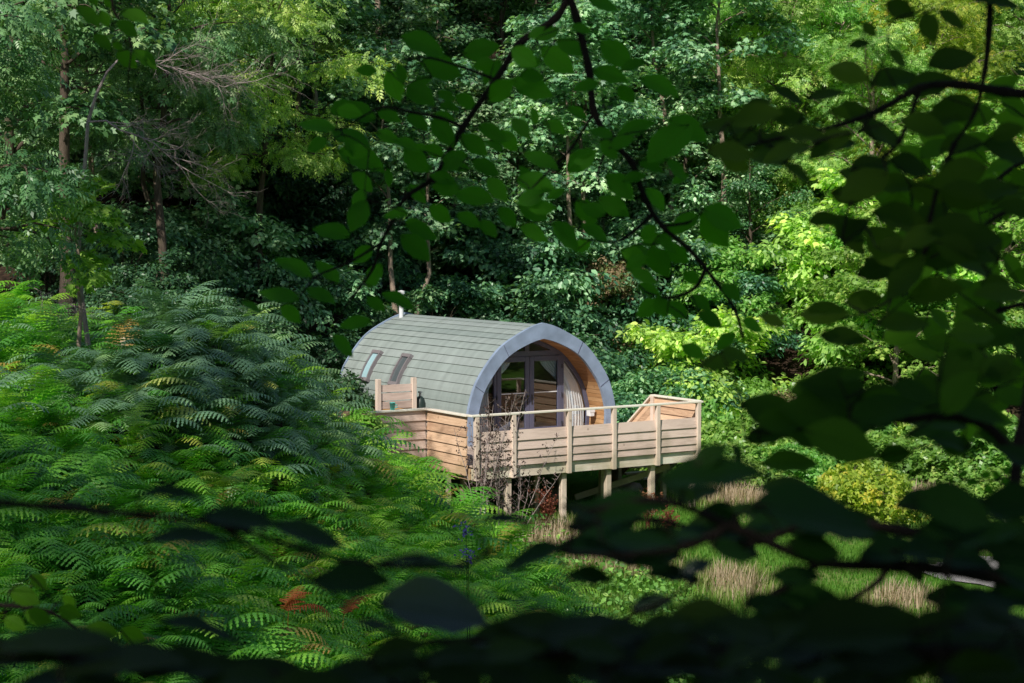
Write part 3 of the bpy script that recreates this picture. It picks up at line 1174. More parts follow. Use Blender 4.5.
# wing panel to the left
mb = MB()
for k in range(6):
    z0 = -0.22 + k * 0.207
    lap(mb, US, UL - 0.13, WC - 0.10, z0, z0 + 0.215)
mb.obj('balustrade_panel', M['timber'], deck)
mb = MB()
mb.bar((US - 0.08, WC - 0.11, RT + 0.022), (UL - 0.02, WC - 0.11, RT + 0.022), 0.15, 0.042)
mb.obj('handrail', M['rail'], deck, bevel=0.006)
for u in (US + 0.05, (US + UL) / 2 - 0.1):
    deckpost(u, WC - 0.05, gl(u, WC) - 0.1, RT, 0.09)
mb = MB()
for k in range(6):
    z0 = -0.22 + k * 0.207
    mb.box(US - 0.03, US - 0.005, WC, 3.3, z0, z0 + 0.185)
mb.obj('balustrade_panel', M['timber_sunlit'], deck)
# right return and stair flight going down beyond it
mb = MB()
for k in range(6):
    z0 = -0.05 + k * 0.178
    lap(mb, WF + 0.0, WB, UR + 0.06, z0, z0 + 0.18, 'y')
mb.obj('balustrade_panel', M['timber_sunlit'], deck)
mb = MB()
mb.bar((UR + 0.06, WF + 0.0, RT + 0.022), (UR + 0.06, WB + 0.05, RT + 0.022), 0.14, 0.042)
mb.obj('handrail', M['rail'], deck, bevel=0.006)
deckpost(UR + 0.02, WB, gl(UR, WB) - 0.1, RT + 0.0, 0.1)
stairs = None
mb = MB()
SL = 1.75
for k in range(6):
    mb.bar((UR + 0.07, WB + 0.06, 0.06 + k * 0.178), (UR + 0.07, WB + 0.06 + SL, 0.06 + k * 0.178 - SL * 0.78), 0.025, 0.158)
mb.obj('stair_panel', M['timber_sunlit'], deck)
mb = MB()
mb.bar((UR + 0.06, WB + 0.05, RT + 0.03), (UR + 0.06, WB + 0.05 + SL, RT + 0.03 - SL * 0.78), 0.14, 0.042)
mb.obj('handrail', M['rail'], deck)
mb = MB()
for k in range(6):
    w0 = WB + 0.08 + k * 0.27
    mb.box(UR + 0.1, UR + 1.1, w0, w0 + 0.25, -0.2 - k * 0.2, -0.16 - k * 0.2)
mb.obj('stair_tread', M['timber'], deck)
mb = MB()
mb.bar((UR + 1.12, WB + 0.05, -0.22), (UR + 1.12, WB + 0.05 + SL, -0.22 - SL * 0.75), 0.05, 0.25)
mb.obj('stringer', M['beam'], deck)
mb = MB()
mb.bar((-0.2, -1.7, -1.15), (2.0, -2.4, -0.5), 0.05, 0.14)
mb.obj('brace', M['beam'], deck)

# privacy screen on the side wing
sc = thing('privacy_screen', 'tall slatted timber screen between two posts on the left wing of the deck', 'screen', local(-3.42, 1.0), POD_ROT)
for x in (-0.47, 0.47):
    MB().box(x - 0.055, x + 0.055, -0.055, 0.055, -0.02, 1.56).obj('post', M['post'], sc, bevel=0.006)
mb = MB()
for k in range(7):
    z0 = 0.08 + k * 0.195
    mb.box(-0.412, 0.412, -0.02, 0.006, z0, z0 + 0.17)
mb.obj('slat_panel', M['timber'], sc)
# dark bin beside the screen, seen as a dark upright
gb = thing('gas_bottle', 'dark cylinder standing beside the timber screen', 'gas cylinder', local(-2.72, 1.1, -0.02))
MB().lathe([(0.1, 0), (0.13, 0.04), (0.13, 0.95), (0.1, 1.06), (0.045, 1.12)], n=16).obj('cylinder_body', M['black_plastic'], gb, smooth=True)
MB().lathe([(0.03, 1.12), (0.03, 1.2), (0.05, 1.2), (0.05, 1.24)], n=10).obj('valve', M['steel'], gb)
# turquoise cup lying on the rail
cup = thing('drinking_cup', 'turquoise cup standing on the left handrail', 'cup', local(-4.75, WC - 0.11, RT + 0.044))
MB().lathe([(0.05, 0.0), (0.06, 0.15), (0.066, 0.15), (0.066, 0.165), (0.055, 0.165), (0.05, 0.05)], n=16).obj('cup_body', M['turquoise'], cup, smooth=True)
mb = MB()
mb.tube([(0.055, 0, 0.12), (0.10, 0, 0.11), (0.10, 0, 0.06), (0.054, 0, 0.05)], 0.012, 6)
mb.obj('handle', M['turquoise'], cup)
# storage bin among the ferns at the wing
p = local(-5.0, WC - 0.75)
wb = thing('wheelie_bin', 'dark green bin with pale label in the bracken below the left deck panel', 'bin', (p.x, p.y, gz(p.x, p.y)), POD_ROT)
bz = 1.12
mb = MB()
mb.poly([(-0.22, -0.25, 0.05), (0.22, -0.25, 0.05), (0.22, 0.25, 0.05), (-0.22, 0.25, 0.05), (-0.28, -0.33, bz), (0.28, -0.33, bz), (0.28, 0.33, bz), (-0.28, 0.33, bz)], [(0, 3, 2, 1), (4, 5, 6, 7), (0, 1, 5, 4), (1, 2, 6, 5), (2, 3, 7, 6), (3, 0, 4, 7)])
mb.obj('bin_body', M['black_plastic'], wb, bevel=0.02)
mb = MB()
mb.poly([(-0.31, -0.37, bz), (0.31, -0.37, bz), (0.31, 0.36, bz), (-0.31, 0.36, bz), (-0.3, -0.36, bz + 0.05), (0.3, -0.36, bz + 0.05), (0.29, 0.34, bz + 0.1), (-0.29, 0.34, bz + 0.1)], [(0, 3, 2, 1), (4, 5, 6, 7), (0, 1, 5, 4), (1, 2, 6, 5), (2, 3, 7, 6), (3, 0, 4, 7)])
mb.obj('lid', M['black_plastic'], wb, bevel=0.015)
mb = MB()
mb.box(-0.06, 0.12, -0.318, -0.312, 0.82, 0.9)
mb.obj('bin_label', M['white_plastic'], wb)
for x in (-0.2, 0.2):
    MB().tube([(x - 0.03, 0.27, 0.1), (x + 0.03, 0.27, 0.1)], 0.1, 14).obj('wheel', M['dark_metal'], wb)

# tub chairs on the deck
def tub_chair(loc, rz, lab):
    c = thing('tub_chair', lab, 'chair', loc, rz)
    V, F = [], []
    mb = MB()
    na, nz = 20, 8
    for j in range(nz + 1):
        for i in range(na + 1):
            a = math.radians(-20 + 220 * i / na)
            top = 0.62 + 0.24 * max(0, math.sin(a)) ** 1.5
            z = 0.12 + (top - 0.12) * j / nz
            r = 0.30 + 0.05 * j / nz
            V.append((r * math.cos(a), r * math.sin(a), z))
    off = len(V)
    for j in range(nz + 1):
        for i in range(na + 1):
            x, y, z = V[j * (na + 1) + i]
            V.append((x * 0.87, y * 0.87, z))
    for b in (0, off):
        for j in range(nz):
            for i in range(na):
                a = b + j * (na + 1) + i
                F.append((a, a + 1, a + na + 2, a + na + 1))
    for i in range(na):
        a = nz * (na + 1) + i
        F.append((a, a + 1, a + 1 + off, a + off))
    for j in range(nz):
        for e in (0, na):
            a = j * (na + 1) + e
            F.append((a, a + na + 1, a + na + 1 + off, a + off))
    mb.v, mb.f = V, F
    mb.obj('backrest', M['rattan'], c, smooth=True)
    MB().lathe([(0.28, 0.3), (0.29, 0.36), (0.27, 0.40), (0.05, 0.42)], n=20).obj('seat', M['rattan'], c, smooth=True)
    for a in (45, 135, 225, 315):
        x, y = 0.24 * math.cos(R(a)), 0.24 * math.sin(R(a))
        MB().tube([(x * 1.1, y * 1.1, 0), (x, y, 0.32)], 0.018, 8).obj('leg', M['dark_metal'], c)


tub_chair(local(-2.15, -1.75, -0.02), POD_ROT - 2.6, 'grey rattan tub chair on the deck left of the pod doors')

# stones and offcuts under the deck
def stone(loc, s, lab, seed):
    rr = random.Random(seed)
    mb = MB()
    nu, nv = 12, 7
    ph = [rr.uniform(0, 6) for _ in range(6)]
    V = []
    for j in range(nv + 1):
        t = math.pi * j / nv
        for i in range(nu):
            a = 2 * math.pi * i / nu
            d = Vector((math.sin(t) * math.cos(a), math.sin(t) * math.sin(a), math.cos(t)))
            k = 1 + 0.18 * math.sin(3 * d.x + ph[0]) + 0.15 * math.sin(4 * d.y + ph[1]) + 0.12 * math.sin(5 * d.z + ph[2] + 2 * d.x)
            V.append((d.x * k * s[0], d.y * k * s[1], max(d.z * k, -0.5) * s[2]))
    F = []
    for j in range(nv):
        for i in range(nu):
            F.append((j * nu + i, j * nu + (i + 1) % nu, (j + 1) * nu + (i + 1) % nu, (j + 1) * nu + i))
    mb.v, mb.f = V, F
    o = mb.obj('boulder', M['stone'], None, smooth=True)
    o.location = loc
    o.rotation_euler = (0, 0, rr.uniform(0, 6))
    tag(o, lab, 'rock', 'pale stones under the deck')


for u, w, s, lab in ((1.05, -1.3, (0.5, 0.35, 0.3), 'largest pale boulder lying in the shade under the deck'),
                     (-0.25, -1.0, (0.33, 0.27, 0.2), 'flat pale boulder under the deck behind the middle post'),
                     (1.9, -0.9, (0.3, 0.25, 0.22), 'small pale boulder under the right end of the deck')):
    p = local(u, w)
    stone((p.x, p.y, gz(p.x, p.y) + s[2] * 0.35), s, lab, int(u * 100))
# pale marker post in the shrubs at the right
p = at(968, 437, 46)
p.z = gz(p.x, p.y)
mp_ = thing('marker_post', 'slim pale post with small square top among the brambles at right', 'post', p, 0.3)
MB().box(-0.035, 0.035, -0.035, 0.035, -0.1, 1.5).obj('post_shaft', M['white_plastic'], mp_)
MB().box(-0.12, 0.12, -0.05, -0.036, 1.35, 1.6).obj('sign_plate', M['white_plastic'], mp_)
# ------------------------------------------------------------------ foliage templates
def tri(*p):
    return np.array(p, dtype=float)


T_SYC = (tri((0, 0, 0), (0.30, -0.08, -0.04), (0.52, 0.22, -0.12), (0.30, 0.30, 0.0), (0.50, 0.66, -0.12), (0.20, 0.60, 0.0), (0.02, 1.0, -0.16),
             (-0.18, 0.62, 0.0), (-0.50, 0.64, -0.12), (-0.30, 0.30, 0.0), (-0.52, 0.20, -0.12), (-0.30, -0.08, -0.04)),
         [np.array([[0, 1, 2, 3, 4, 5, 6, 7, 8, 9, 10, 11]])])
T_OVAL = (tri((0, 0, 0), (0.26, 0.3, 0.05), (0.22, 0.66, 0.03), (0, 1, -0.1), (-0.22, 0.66, 0.03), (-0.26, 0.3, 0.05), (0, 0.45, -0.02)),
          [np.array([[0, 1, 2, 6], [6, 2, 3, 4], [0, 6, 4, 5]])])


def ash_template():
    V, F = [], []
    for k, (yy, ang) in enumerate(((0.2, 62), (0.2, -62), (0.42, 58), (0.42, -58), (0.64, 50), (0.64, -50), (0.75, 0))):
        a = R(ang)
        d = np.array((math.sin(a), math.cos(a)))
        s = np.array((d[1], -d[0]))
        L, w = 0.36, 0.085
        b = np.array((0, yy))
        n = len(V)
        for p, z in ((b, 0), (b + d * L * 0.45 + s * w, -0.03), (b + d * L, -0.12), (b + d * L * 0.45 - s * w, -0.03)):
            V.append((p[0], p[1], z - 0.12 * yy))
        F.append((n, n + 1, n + 2, n + 3))
    return np.array(V), [np.array(F)]


T_ASH = ash_template()
T_TRIO = None


def trio_template():
    """Three bramble leaflets."""
    V, F = [], []
    for ang in (0, 95, -95):
        a = R(ang)
        d = np.array((math.sin(a), math.cos(a)))
        s = np.array((d[1], -d[0]))
        n = len(V)
        b = np.array((0, 0.3))
        L = 0.62
        for p, z in ((b, 0), (b + d * L * 0.4 + s * 0.24, -0.03), (b + d * L, -0.14), (b + d * L * 0.4 - s * 0.24, -0.03)):
            V.append((p[0], p[1], z))
        F.append((n, n + 1, n + 2, n + 3))
    return np.array(V), [np.array(F)]


T_TRIO = trio_template()


def V3(a):
    return Vector((float(a[0]), float(a[1]), float(a[2])))


def grow(seed, Ht, Rad, bare=0.25, nl=16, r0=None, top=0.95, up=35, droop=0.3, multi=False, prof=None):
    """Skeleton of a tree: (wood MB, cluster centres, cluster outward directions)."""
    rr = random.Random(seed)
    mb = MB()
    C, O = [], []
    r0 = r0 or 0.016 * Ht + 0.04
    stems = []
    if multi:
        for k in range(multi):
            a = 2 * math.pi * k / multi + rr.uniform(-0.4, 0.4)
            sp = Rad * rr.uniform(0.15, 0.55)
            h = Ht * rr.uniform(0.7, 1.0)
            pts = [Vector((0.08 * math.cos(a), 0.08 * math.sin(a), -0.2))]
            for i in range(1, 6):
                t = i / 5
                pts.append(Vector((math.cos(a) * sp * t ** 1.3 + rr.uniform(-.05, .05) * Ht, math.sin(a) * sp * t ** 1.3 + rr.uniform(-.05, .05) * Ht, h * t * (1 - 0.12 * t))))
            stems.append((pts, r0 * 0.5))
    else:
        pts = [Vector((0, 0, -0.4))]
        x = y = 0
        for i in range(1, 9):
            x += rr.gauss(0, 0.010) * Ht
            y += rr.gauss(0, 0.010) * Ht
            pts.append(Vector((x, y, Ht * 0.94 * i / 8)))
        stems.append((pts, r0))
    for pts, rad in stems:
        n = len(pts)
        rads = [rad * (1.25 if i == 0 else 1 - 0.85 * i / (n - 1)) for i in range(n)]
        mb.tube(pts, rads, 8)
        az = rr.uniform(0, 6.28)
        m = nl if not multi else max(4, nl // multi)
        for k in range(m):
            t = bare + (top - bare) * (k + rr.uniform(0, 0.9)) / m
            f = t * (n - 1)
            i = min(int(f), n - 2)
            p = pts[i].lerp(pts[i + 1], f - i)
            az += 2.39996 + rr.uniform(-0.5, 0.5)
            tt = (t - bare) / max(top - bare, 1e-6)
            pr = prof(tt) if prof else (0.55 + 0.75 * math.sin(math.pi * min(1, 0.22 + 0.78 * tt)) ** 0.8 * 0.65) * (1.0 if tt < 0.75 else 1 - (tt - 0.75) * 1.6)
            L = Rad * pr * rr.uniform(0.7, 1.15)
            e = R(up + 30 * tt + rr.uniform(-12, 12))
            d = Vector((math.cos(az) * math.cos(e), math.sin(az) * math.cos(e), math.sin(e)))
            lp = [p]
            for s in range(1, 6):
                d = (d + Vector((rr.gauss(0, .12), rr.gauss(0, .12), -droop * 0.28 + rr.gauss(0, .06)))).normalized()
                lp.append(lp[-1] + d * L / 5)
            lr = max(0.012, rads[i] * 0.42)
            mb.tube(lp, [lr * (1 - 0.16 * s) for s in range(6)], 5)
            ns = rr.randint(4, 6)
            for q in range(ns):
                s = 1.2 + 3.6 * (q + rr.random() * 0.7) / ns
                j = min(int(s), 4)
                b = lp[j].lerp(lp[j + 1], s - j)
                dd = (lp[j + 1] - lp[j]).normalized()
                side = Vector((-dd.y, dd.x, 0)).normalized() * (1 if q % 2 else -1)
                sd = (dd * rr.uniform(0.3, 0.9) + side * rr.uniform(0.6, 1.1) + Vector((0, 0, rr.uniform(-0.25, 0.35)))).normalized()
                sl_ = L * rr.uniform(0.22, 0.42)
                sp = [b, b + sd * sl_ * 0.5 + Vector((0, 0, 0.03 * sl_)), b + sd * sl_ + Vector((0, 0, -0.12 * sl_ * droop * 2))]
                mb.tube(sp, [lr * 0.4, lr * 0.28, lr * 0.12], 4, cap=False)
                for u in (0.55, 1.0):
                    c = sp[1].lerp(sp[2], (u - .5) * 2) if u > .5 else sp[1]
                    C.append(c)
                    O.append(sd)
            C.append(lp[-1])
            O.append(d)
    return mb, np.array([tuple(c) for c in C]), np.array([tuple(o) for o in O])


def crown_mesh(name, C, O, tmpl, per, size, spread, flat=0.35, tilt=0.5, droop=0.25, seed=0, tshift=0.0, keep=1.0):
    r = np.random.default_rng(seed)
    n = len(C)
    cnt = np.maximum(3, (per * r.uniform(0.4, 1.5, n) * (r.random(n) < keep))).astype(int)
    idx = np.repeat(np.arange(n), cnt)
    m = len(idx)
    off = r.normal(0, 1, (m, 3))
    off = norm(off) * (r.random((m, 1)) ** 0.45)
    off *= np.array([spread, spread, spread * flat])
    P = C[idx] + off
    # rounded clump: outer leaves hang lower
    P[:, 2] -= 0.35 * (off[:, 0] ** 2 + off[:, 1] ** 2) / max(spread, 1e-6)
    ctint = r.normal(0, 0.2, n)
    radial = norm(off * np.array([1, 1, 0.6]) + 0.5 * O[idx] * spread)
    Nn = np.array([0, 0, 1.0]) + tilt * r.normal(0, 1, (m, 3)) + 0.55 * radial
    Dd = radial + 0.5 * r.normal(0, 1, (m, 3)) + np.array([0, 0, -droop])
    S = size * r.uniform(0.6, 1.25, m)
    t = np.clip(0.46 + ctint[idx] + r.normal(0, 0.2, m) + tshift, 0, 1)
    V, F, tt = scatter(tmpl, P, Nn, Dd, S, t)
    return bulk_mesh(name, V, F, tt)


def ROUND(tt):
    return 0.62 + 0.42 * math.sin(math.pi * min(1.0, 0.1 + 0.9 * tt)) - 0.25 * max(0, tt - 0.7)


def variant(kind, seed):
    if kind == 'sycamore':
        mb, C, O = grow(seed, 11.0, 4.4, bare=0.13, nl=21, up=30, droop=0.6, prof=ROUND)
        return mb.mesh('sycamore_trunk', True), crown_mesh('sycamore_crown', C, O, T_SYC, 52, 0.215, 0.8, 0.5, 0.45, 0.3, seed), 'bark', 'leaf_syc'
    if kind == 'pole':
        mb, C, O = grow(seed, 15.0, 3.2, bare=0.52, nl=12, r0=0.15, up=35, droop=0.6, prof=ROUND)
        return mb.mesh('sycamore_trunk', True), crown_mesh('sycamore_crown', C, O, T_SYC, 46, 0.21, 0.75, 0.5, 0.45, 0.3, seed), 'bark_pale', 'leaf_syc'
    if kind == 'tall':
        mb, C, O = grow(seed, 14.0, 4.6, bare=0.34, nl=19, up=30, droop=0.6, prof=ROUND)
        return mb.mesh('sycamore_trunk', True), crown_mesh('sycamore_crown', C, O, T_SYC, 52, 0.215, 0.8, 0.5, 0.45, 0.3, seed), 'bark_pale', 'leaf_syc'
    if kind == 'ash':
        mb, C, O = grow(seed, 12.0, 4.2, bare=0.2, nl=20, up=38, droop=0.6, prof=ROUND)
        return mb.mesh('ash_trunk', True), crown_mesh('ash_crown', C, O, T_ASH, 36, 0.36, 0.72, 0.65, 0.6, 0.8, seed), 'bark_pale', 'leaf_ash'
    if kind == 'oval':
        mb, C, O = grow(seed, 9.0, 3.6, bare=0.1, nl=20, up=30, droop=0.5, prof=ROUND)
        return mb.mesh('tree_trunk', True), crown_mesh('tree_crown', C, O, T_OVAL, 48, 0.19, 0.6, 0.5, 0.55, 0.5, seed), 'bark', 'leaf_shrub'
    if kind == 'shrub':
        mb, C, O = grow(seed, 3.0, 1.9, bare=0.05, nl=21, r0=0.07, up=20, droop=0.5, multi=6)
        return mb.mesh('shrub_stem', True), crown_mesh('shrub_foliage', C, O, T_OVAL, 40, 0.15, 0.36, 0.6, 0.6, 0.5, seed), 'bark', 'leaf_shrub'
    if kind == 'bramble':
        mb, C, O = grow(seed, 1.7, 1.7, bare=0.05, nl=24, r0=0.04, up=15, droop=0.8, multi=8)
        return mb.mesh('bramble_stem', True), crown_mesh('bramble_foliage', C, O, T_TRIO, 26, 0.17, 0.32, 0.7, 0.65, 0.4, seed), 'bark', 'leaf_bramble'


POOL = {k: [variant(k, s) for s in seeds] for k, seeds in {'sycamore': (3, 8, 21, 34), 'ash': (5, 17, 29), 'tall': (41, 52), 'pole': (71, 72), 'oval': (2, 13), 'shrub': (4, 9, 15), 'bramble': (6, 12, 18)}.items()}
PARTN = {'pole': ('trunk', 'crown'), 'tall': ('trunk', 'crown'), 'sycamore': ('trunk', 'crown'), 'ash': ('trunk', 'crown'), 'oval': ('trunk', 'crown'), 'shrub': ('stem', 'foliage'), 'bramble': ('stem', 'foliage')}
MATCACHE = {}


def with_mat(mesh, mname):
    """One mesh per (mesh, material): copies share it."""
    k = (mesh.name, mname)
    if k not in MATCACHE:
        m = mesh.copy()
        m.materials.clear()
        m.materials.append(M[mname])
        MATCACHE[k] = m
    return MATCACHE[k]


def plant(kind, name, label, cat, x, y, s=1.0, sz=None, rot=None, var=None, leaf=None, bark=None, group=None, dz=0.0, lean=(0, 0)):
    v = POOL[kind][(var if var is not None else random.randrange(99)) % len(POOL[kind])]
    t = thing(name, label, cat, (x, y, gz(x, y) + dz), rot if rot is not None else random.uniform(0, 6.28), group)
    t.rotation_euler[0], t.rotation_euler[1] = lean
    t.scale = (s, s, sz or s)
    a, b = PARTN[kind]
    add(a, with_mat(v[0], bark or v[2]), None, t)
    add(b, with_mat(v[1], leaf or v[3]), None, t)
    return t


def px_x(px, Y):
    return (px - W / 2) / FPX * Y


WOOD = 'trees crowding the wooded hillside behind the pod'
# (px, depth, kind, scale, variant, leaf, bark, label, category)
TREES = [
    # back wood, far rows
    (40, 82, 'sycamore', 1.1, 0), (135, 88, 'sycamore', 1.1, 1), (215, 80, 'tall', 1.09, 0), (300, 90, 'tall', 1.04, 0),
    (375, 84, 'tall', 1.04, 1), (455, 92, 'tall', 1.14, 0), (530, 83, 'tall', 1.04, 1), (610, 90, 'oval', 1.4, 0),
    (670, 82, 'tall', 1.09, 0), (745, 90, 'tall', 1.04, 1), (815, 83, 'tall', 1.04, 0), (890, 90, 'ash', 1.1, 1), (960, 82, 'sycamore', 1.1, 1), (1030, 88, 'ash', 1.1, 2),
    (-20, 92, 'sycamore', 1.1, 2), (90, 98, 'oval', 1.4, 1), (180, 100, 'sycamore', 1.2, 3), (340, 102, 'sycamore', 1.2, 1), (420, 103, 'oval', 1.5, 0), (570, 102, 'sycamore', 1.2, 3), (700, 103, 'sycamore', 1.2, 0), (850, 103, 'sycamore', 1.2, 2), (980, 103, 'sycamore', 1.2, 1),
    # middle row
    (330, 70, 'sycamore', 0.95, 2), (410, 73, 'sycamore', 0.9, 0), (500, 70, 'sycamore', 0.9, 3), (575, 73, 'tall', 0.90, 1), (640, 69, 'sycamore', 0.85, 0), (715, 72, 'sycamore', 0.95, 2),
    (120, 70, 'tall', 0.95, 1), (20, 68, 'oval', 1.1, 0), (950, 71, 'sycamore', 0.95, 3),
]
for i, (px, Y, kind, s, v) in enumerate(TREES):
    nm = {'tall': 'sycamore_tree', 'sycamore': 'sycamore_tree', 'ash': 'ash_tree', 'oval': 'beech_tree'}[kind]
    lab = {'tall': 'bare stemmed tall tree with high crown on the hillside behind the pod', 'sycamore': 'dark green broadleaf tree in the dense wood on the hillside behind the pod', 'ash': 'lighter feathery leaved tree in the dense wood on the hillside behind the pod',
           'oval': 'small leaved dark tree in the dense wood on the hillside behind the pod'}[kind]
    plant(kind, nm, lab, 'tree', px_x(px, Y), Y, s * random.uniform(0.92, 1.08), var=v, group=WOOD)
# trees one can tell apart
NEAR = [
    (285, 61, 'ash', 0.9, 1, 'leaf_ash', 'bark', 'pale feathery ash standing at the upper left, left of the hanging leafy twig'),
    (790, 64, 'ash', 0.92, 0, 'leaf_ash', 'bark_pale', 'pale yellow green ash on the slope right of centre, behind the dark leafy boughs'),
    (862, 60, 'ash', 0.8, 2, 'leaf_ash', 'bark_pale', 'bright yellow green ash with open crown at the right, above the pale trunk'),
    (935, 62, 'ash', 0.85, 1, 'leaf_yel', 'bark_pale', 'yellow green ash partly hidden behind the right hand boughs'),
    (905, 52, 'sycamore', 0.62, 1, 'leaf_bramble', 'bark_pale', 'tree with pale straight trunk at the right above the brambles'),
    (1010, 56, 'sycamore', 0.75, 2, 'leaf_bramble', 'bark_pale', 'leafy sycamore at the far right edge behind the boughs'),
    (445, 60, 'sycamore', 0.62, 1, 'leaf_syc', 'bark_pale', 'sycamore with sunlit leaf clumps right behind the pod roof'),
    (405, 64, 'sycamore', 0.72, 3, 'leaf_syc', 'bark_pale', 'sycamore with layered sunlit boughs above the back of the pod'),
    (520, 61, 'sycamore', 0.6, 2, 'leaf_syc', 'bark', 'low spreading sycamore above the arch of the pod'),
    (590, 66, 'sycamore', 0.75, 0, 'leaf_syc', 'bark_pale', 'sycamore with two pale stems showing under its crown, behind the arch'),
    (690, 62, 'sycamore', 0.65, 3, 'leaf_syc', 'bark', 'dark sycamore on the slope above the deck stairs'),
    (750, 60, 'oval', 0.6, 1, 'leaf_shrub', 'bark', 'dark rounded small tree between the arch and the yellow green ash'),
    (225, 58, 'sycamore', 0.72, 0, 'leaf_syc', 'bark', 'sycamore with pale sunlit leaf sprays above the bracken bank'),
    (160, 54, 'sycamore', 0.75, 3, 'leaf_syc', 'bark', 'dark sycamore in the shade behind the bare branches'),
]
for px, Y, kind, s, v, leaf, bark, lab in NEAR:
    nm = {'tall': 'sycamore_tree', 'sycamore': 'sycamore_tree', 'ash': 'ash_tree', 'oval': 'beech_tree'}[kind]
    plant(kind, nm, lab, 'tree', px_x(px, Y), Y, s, var=v, leaf=leaf, bark=bark)
for px, Y, s_, lab in ((292, 65, 1.00, 'slim trunked tree at the top edge left of the hanging beech branch'), (374, 66, 1.10, 'tree with brown trunk at the top, before the patch of pinkish bare bank'), (435, 67, 1.00, 'slim trunked tree at the top just left of where the beech branches part'),
                     (563, 56.5, 0.80, 'left of two thin pale stems above the arch of the pod'), (591, 57.5, 0.80, 'right of two thin pale stems above the arch of the pod'), (665, 62, 0.90, 'thin pale trunk in the dark wood right of the top centre'),
                     (404, 53, 0.75, 'left of two slim stems rising behind the back of the pod roof'), (417, 53.5, 0.70, 'right of two slim stems rising behind the back of the pod roof'), (286, 56, 0.90, 'dark slender trunk in the shaded hollow left of centre'),
                     (306, 58, 0.85, 'reddish brown slender trunk in the shaded hollow left of centre'), (725, 61, 0.90, 'slim trunk left of the pale ash on the slope'), (160, 52, 0.7, 'dark trunk in the shade right of the bare grey branches')):
    plant('pole', 'sycamore_tree', lab, 'tree', px_x(px, Y), Y, s_, leaf='leaf_syc', bark='bark_pale' if px not in (286, 160) else 'bark')
mb_, C_, O_ = grow(64, 12.5, 3.8, bare=0.46, nl=17, r0=0.16, up=30, droop=0.7, prof=ROUND)
POOL['highash'] = [(mb_.mesh('ash_trunk', True), crown_mesh('ash_crown', C_, O_, T_ASH, 34, 0.34, 0.7, 0.6, 0.6, 0.7, 64, 0.1), 'bark', 'leaf_ash')]
PARTN['highash'] = ('trunk', 'crown')
plant('highash', 'ash_tree', 'ash with pale sunlit feathery sprays high left of centre over the dark hollow', 'tree', px_x(268, 52), 52, 0.9, 0.95, leaf='leaf_ash')
plant('highash', 'ash_tree', 'pale feathery ash crown at the top left behind the hanging twig', 'tree', px_x(165, 47), 47, 0.9, 1.0, rot=2.0, leaf='leaf_ashgreen')
# left plateau
mb_, C_, O_ = grow(63, 10.5, 3.3, bare=0.46, nl=15, r0=0.2, up=25, droop=0.7, prof=ROUND)
POOL['stout'] = [(mb_.mesh('stout_trunk', True), crown_mesh('stout_crown', C_, O_, T_SYC, 36, 0.19, 0.62, 0.5, 0.45, 0.3, 63), 'bark_pale', 'leaf_ashgreen')]
PARTN['stout'] = ('trunk', 'crown')
for px, Y, kind, s, sz, v, leaf, bark, lab in (
    (66, 43, 'stout', 1.0, 1.05, 0, 'leaf_ashgreen', 'bark', 'tree with stout bare brown trunk rising from the bracken at the far left'),
    (-70, 27, 'ash', 0.75, 0.8, 2, 'leaf_ashgreen', 'bark', 'leafy tree leaning in from the left edge of the view'),
    (97, 49, 'stout', 0.6, 0.95, 0, 'leaf_ashgreen', 'bark_pale', 'slender twin of the stout trunk, with thin pale stem'),
    (-10, 46, 'ash', 0.85, 0.9, 0, 'leaf_ashgreen', 'bark', 'feathery leaved ash filling the top left corner'),
    (20, 56, 'sycamore', 1.0, 1.0, 2, 'leaf_syc', 'bark', 'dark sycamore behind the feathery ash at the far left')):
    plant(kind, {'stout': 'sycamore_tree', 'sycamore': 'sycamore_tree', 'ash': 'ash_tree', 'oval': 'hazel_tree'}[kind], lab, 'tree', px_x(px, Y), Y, s, sz, var=v, leaf=leaf, bark=bark)
# young bright sycamore on the plateau
mb, C, O = grow(77, 3.9, 0.95, bare=0.6, nl=9, r0=0.05, up=10, droop=0.6)
x, y = px_x(77, 31), 31
t = thing('sycamore_sapling', 'bright yellow green sycamore sapling before the stout trunk at left', 'tree', (x, y, gz(x, y)))
add('trunk', mb.mesh('sapling_trunk', True), M['bark_pale'], t)
add('crown', crown_mesh('sapling_crown', C, O, T_SYC, 14, 0.16, 0.26, 0.4, 0.35, 0.2, 77, 0.0), M['leaf_lime'], t)

# dead bare branches
def dead(seed, p0, d0, L, name, label):
    rr = random.Random(seed)
    mb = MB()

    def rec(p, d, L, r, depth):
        pts = [p]
        n = 6
        dd = d.copy()
        for i in range(n):
            dd = (dd + Vector((rr.gauss(0, .16), rr.gauss(0, .12), rr.gauss(0, .16) - 0.03))).normalized()
            pts.append(pts[-1] + dd * L / n)
        mb.tube(pts, [r * (1 - 0.75 * i / n) for i in range(n + 1)], 5 if depth < 2 else 3, cap=False)
        if depth < 3:
            k = (13, 8, 5)[depth]
            for q in range(k):
                s = 1 + (n - 1) * (q + rr.random()) / k
                i = min(int(s), n - 1)
                b = pts[i].lerp(pts[i + 1], s - i)
                a = Vector((rr.gauss(0, 1), rr.gauss(0, 0.7), rr.gauss(0, 1)))
                nd = ((pts[i + 1] - pts[i]).normalized() * 1.0 + a.normalized() * 0.75).normalized()
                rec(b, nd, L * rr.uniform(0.35, 0.6), r * 0.5, depth + 1)
    rec(Vector((0, 0, 0)), d0.normalized(), L, 0.024 * L / 2.5, 0)
    o = add(name, mb.mesh(name, True), M['bark_dead'])
    o.location = p0
    tag(o, label, 'dead branch', 'bare dead branches')
    return o


